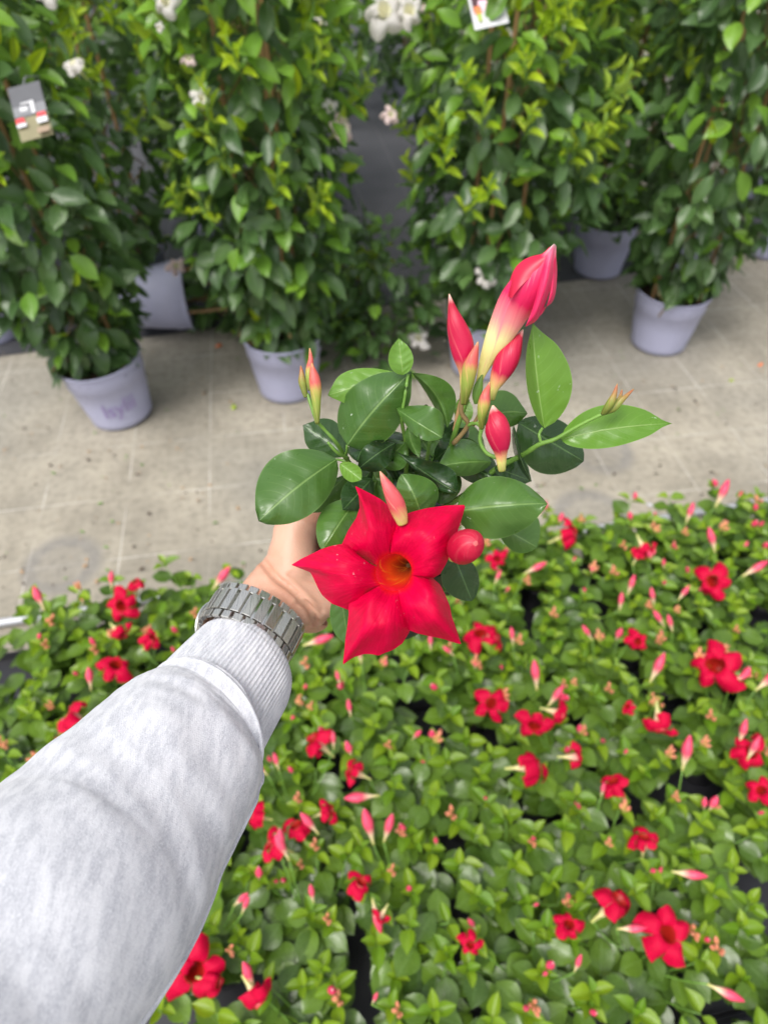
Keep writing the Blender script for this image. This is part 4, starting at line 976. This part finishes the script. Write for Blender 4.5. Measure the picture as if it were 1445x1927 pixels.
# sweatshirt cloth
def cloth_mat(name, rib):
    m, t, b = new_mat(name); L_ = t.links
    uv = t.nodes.new('ShaderNodeUVMap'); tc = t.nodes.new('ShaderNodeTexCoord')
    h1 = noi(t, mapping(t, tc.outputs['Object'], (210, 50, 140), rot=(.2, .1, -.75)), 1., 5, .65)
    h2 = noi(t, mapping(t, tc.outputs['Object'], (3000, 650, 1800), rot=(.2, .1, -.75)), 1., 3, .7)
    h3 = noi(t, tc.outputs['Object'], 9, 3)
    c = mixc(t, remap(t, h1, .41, .60), (.42, .43, .475), (.61, .615, .65))
    c = mixc(t, remap(t, h2, .46, .66), c, (.65, .655, .685))
    c = mixc(t, mth(t, 'MULTIPLY', remap(t, h2, .30, .42, 1., 0.), .5), c, (.29, .30, .35))
    L_.new(c, b.inputs['Base Color']); b.inputs['Roughness'].default_value = .9
    b.inputs['Sheen Weight'].default_value = .25; b.inputs['Sheen Roughness'].default_value = .5
    sp = t.nodes.new('ShaderNodeSeparateXYZ'); L_.new(uv.outputs[0], sp.inputs[0])
    k1 = mth(t, 'SINE', mth(t, 'ADD', mth(t, 'MULTIPLY', sp.outputs[0], 1500.), mth(t, 'MULTIPLY', sp.outputs[1], 900.)))
    k2 = mth(t, 'SINE', mth(t, 'SUBTRACT', mth(t, 'MULTIPLY', sp.outputs[1], 1500.), mth(t, 'MULTIPLY', sp.outputs[0], 500.)))
    bump(t, b, mth(t, 'ADD', mth(t, 'ADD', mth(t, 'MULTIPLY', k1, .05), mth(t, 'MULTIPLY', k2, .03)), mth(t, 'ADD', h2, noi(t, tc.outputs['Object'], 1600, 3))), .38, .0008)
    return m
M['cloth'] = cloth_mat('heather_fleece', False); M['rib'] = cloth_mat('heather_rib', True)
# rings: px, py, z, radius along the picture normal (from width in pixels), flattening
SL = [(-330, 2290, .20, 330), (-210, 2120, .225, 315), (-60, 1925, .262, 292), (62, 1760, .293, 270), (165, 1640, .325, 236), (240, 1545, .350, 206), (305, 1462, .373, 183), (350, 1402, .392, 163), (378, 1366, .404, 143), (392, 1347, .411, 131), (396, 1341, .414, 127)]
rings = catmull([(x, y, z, r) for x, y, z, r in SL], 12)
pts = [(P(x, y, z)-PL, r/FP*z, r/FP*z*.92) for x, y, z, r in rings]
def wrinkle(v, th, c):
    n = noise.noise(Vector((math.cos(th)*1.3+v*2.2, math.sin(th)*1.3, v*7.5)))*.030
    n += noise.noise(Vector((math.cos(th)*2+7+v*5, math.sin(th)*2, v*20)))*.014
    # long soft diagonal drag folds near the cuff and broad dents further up
    n += .020*math.exp(-((v-.80-.05*math.sin(th+.6))/.035)**2)*(.5+.5*math.sin(th*2+1)) - .026*math.exp(-((v-.73-.07*math.cos(th))/.03)**2)*(.5+.5*math.cos(th-.5))
    rg = noise.noise(Vector((math.cos(th)*1.1+v*3, math.sin(th)*1.1+3, v*11)))
    n += .030*(.25-abs(rg))*sstep(.15, .5, v)
    rg = noise.noise(Vector((math.cos(th-v*4)*1.6+9, math.sin(th-v*4)*1.6, v*18+4)))
    n += .018*(.25-abs(rg))*sstep(.3, .7, v)
    n += .012*math.sin(v*34+th*3.0+2*noise.noise(Vector((math.cos(th), math.sin(th), v*4))))*sstep(.35, .8, v)
    n += .018*math.sin(v*17-th*2.0)*sstep(.9, .4, v)
    return n
def skew(ps, r, th, px):                # the cuff joint sits further back on the outer side
    tt = (ps[min(len(ps)-1, r+1)][0]-ps[max(0, r-1)][0])
    if tt.length < 1e-6: return Vector((0, 0, 0))
    return -tt.normalized()*(px/FP*.42*(1+math.cos(th))/2)
n = 150; rows = tube_rows(pts, n, AC)
for r, row in enumerate(rows):
    v = r/(len(rows)-1); c = pts[r][0]
    for k in range(n):
        th = 2*PI*k/n; row[k] = c+(row[k]-c)*(1+wrinkle(v, th, c)) + skew(pts, r, th, 100*sstep(.70, 1, v))
mb = MB(); mb.grid(rows, closed=True, cap0=True)
slv = mb.build('sleeve', M['cloth'], person)
# cuff: ribbed band, rim folded inward
CU = [(390, 1350, .411, 122), (398, 1338, .416, 124), (412, 1319, .423, 123), (432, 1291, .433, 117), (452, 1264, .443, 111), (466, 1245, .450, 107), (470, 1239, .4525, 105), (471, 1237, .4535, 101), (466, 1244, .451, 97), (452, 1264, .444, 96)]
cp = catmull(CU, 5); n = 720; mb = MB(); tot = len(cp)-1
cpts = [(P(x, y, z)-PL, r/FP*z, r/FP*z*.90) for x, y, z, r in cp]
rows = tube_rows(cpts, n, AC)
cdir = (cpts[30][0]-cpts[0][0]).normalized()
skd = [-cdir*(lerp(104, 55, min(1, q/32))/FP*.42) for q in range(len(cpts))]
for r, row in enumerate(rows):
    c = cpts[r][0]; v = r/tot; fade = sstep(0, .12, v)*(1-sstep(.66, .75, v)*.6)
    for k in range(n):
        th = 2*PI*k/n; row[k] = skd[r]*((1+math.cos(th))/2)+c+(row[k]-c)*(1+.0078*fade*math.cos(th*88+.4*math.sin(v*6))+.012*noise.noise(Vector((math.cos(th)*1.5, math.sin(th)*1.5, v*2))))
mb.grid(rows, closed=True); mb.build('cuff', M['rib'], slv)
# raised seams: around the cuff joint and along the sleeve's right side
sr = tube_rows([(p_[0], p_[1]*1.012, p_[2]*1.012) for p_ in pts], 150, AC)
ringi = len(pts)-8
mb = MB(); c = pts[ringi]
seam = []
for k in range(151):
    q = sr[ringi][k % 150]; v = ringi/(len(pts)-1); th = 2*PI*(k % 150)/150
    seam.append((c[0]+(q-c[0])*(1+wrinkle(v, th, c[0])-.006)+skew(pts, ringi, th, 100*sstep(.70, 1, v)), .0011))
mb.tube(seam, 8); mb.build('seam', M['cloth'], slv)
kk = min(range(150), key=lambda k: -(sr[40][k]-pts[40][0]).normalized().dot((AC*.86-F*.51).normalized()))
mb = MB(); seam = []
for r in range(4, len(pts)-6):
    v = r/(len(pts)-1); th = 2*PI*kk/150; c = pts[r][0]
    seam.append((c+(sr[r][kk]-c)*(1+wrinkle(v, th, c)-.008)+skew(pts, r, th, 100*sstep(.70, 1, v)), .0011))
mb.tube(seam, 8); mb.build('seam', M['cloth'], slv)

# ---------------------------------------------------------------- wristwatch
m, t, b = new_mat('brushed_steel'); M['steel'] = m
tc = t.nodes.new('ShaderNodeTexCoord'); br = noi(t, mapping(t, tc.outputs['Object'], (3000, 120, 120)), 1., 2)
t.links.new(mixc(t, br, (.50, .49, .46), (.68, .67, .63)), b.inputs['Base Color']); b.inputs['Metallic'].default_value = 1
t.links.new(remap(t, br, .3, .7, .22, .42), b.inputs['Roughness'])
M['polish'] = simple('polished_steel', (.80, .79, .76), .12, metal=1)
M['dial'] = simple('watch_dial', (.03, .035, .05), .3); M['glass'] = simple('watch_glass', (.6, .62, .65), .05, metal=.6)
WC = P(475, 1180, .463)
watch = empty('wristwatch', WC, 'brushed steel bracelet watch worn on the inner wrist side above the cuff', 'watch')
AX = (Q(530, 1120, .486)-Q(470, 1228, .457)).normalized()
xw = (AC-AX*AC.dot(AX)).normalized(); yw = AX.cross(xw).normalized()
if yw.dot(-F) < 0: yw = -yw
RA, RB, BW = .0290, .0250, .0262
NL = 25
def wring(th): return xw*(RA*math.cos(th))+yw*(RB*math.sin(th))
def link_box(name, th, arc, off, wd, hgt, mat):
    p0 = wring(th); p1 = wring(th+.01); tg = (p1-p0).normalized(); nm = tg.cross(AX).normalized()
    if nm.dot(p0) < 0: nm = -nm
    ln = (wring(th+arc/2)-wring(th-arc/2)).length
    M4 = Matrix(((AX.x, tg.x, nm.x, 0), (AX.y, tg.y, nm.y, 0), (AX.z, tg.z, nm.z, 0), (0, 0, 0, 1))); M4.translation = p0+AX*off+nm*hgt*.5
    g = MB(); g.box(M4, wd/2, ln/2, hgt/2*1.0, bev=.00035); o = g.build(name, [M[mat]], watch, smooth=False); return o
case_th = math.radians(232)
for k in range(NL):
    th = 2*PI*k/NL; da = abs((th-case_th+PI) % (2*PI)-PI)
    if da < .50: continue
    pit = 2*PI/NL
    link_box('link', th, pit*.84, .0005, BW*.62, .0036, 'steel')
    for sg in (-1, 1): link_box('side_link', th+pit/2, pit*.84, sg*BW*.405, BW*.19, .0030, 'steel')
    link_box('hinge_bar', th+pit/2, pit*.30, 0, BW*.60, .0016, 'polish')
p0 = wring(case_th); nm = p0.normalized(); tg = nm.cross(AX).normalized()
def ring_(name, prof, mat, cap_=True):
    g = MB(); rows = []
    for r, h in prof: rows.append([p0+nm*h+AX*(r*math.cos(q*2*PI/40))+tg*(r*math.sin(q*2*PI/40)) for q in range(40)])
    g.grid(rows, closed=True, cap0=cap_, cap1=cap_); return g.build(name, M[mat], watch)
ring_('case', [(.0165, -.002), (.0185, 0), (.0188, .005), (.0175, .0075)], 'steel'); ring_('bezel', [(.0178, .0072), (.0182, .0080), (.0172, .0092), (.0155, .0092)], 'polish'); ring_('dial', [(.0150, .0090), (.0150, .0094)], 'dial')
ring_('glass', [(.0154, .0093), (.0150, .0101)], 'glass')
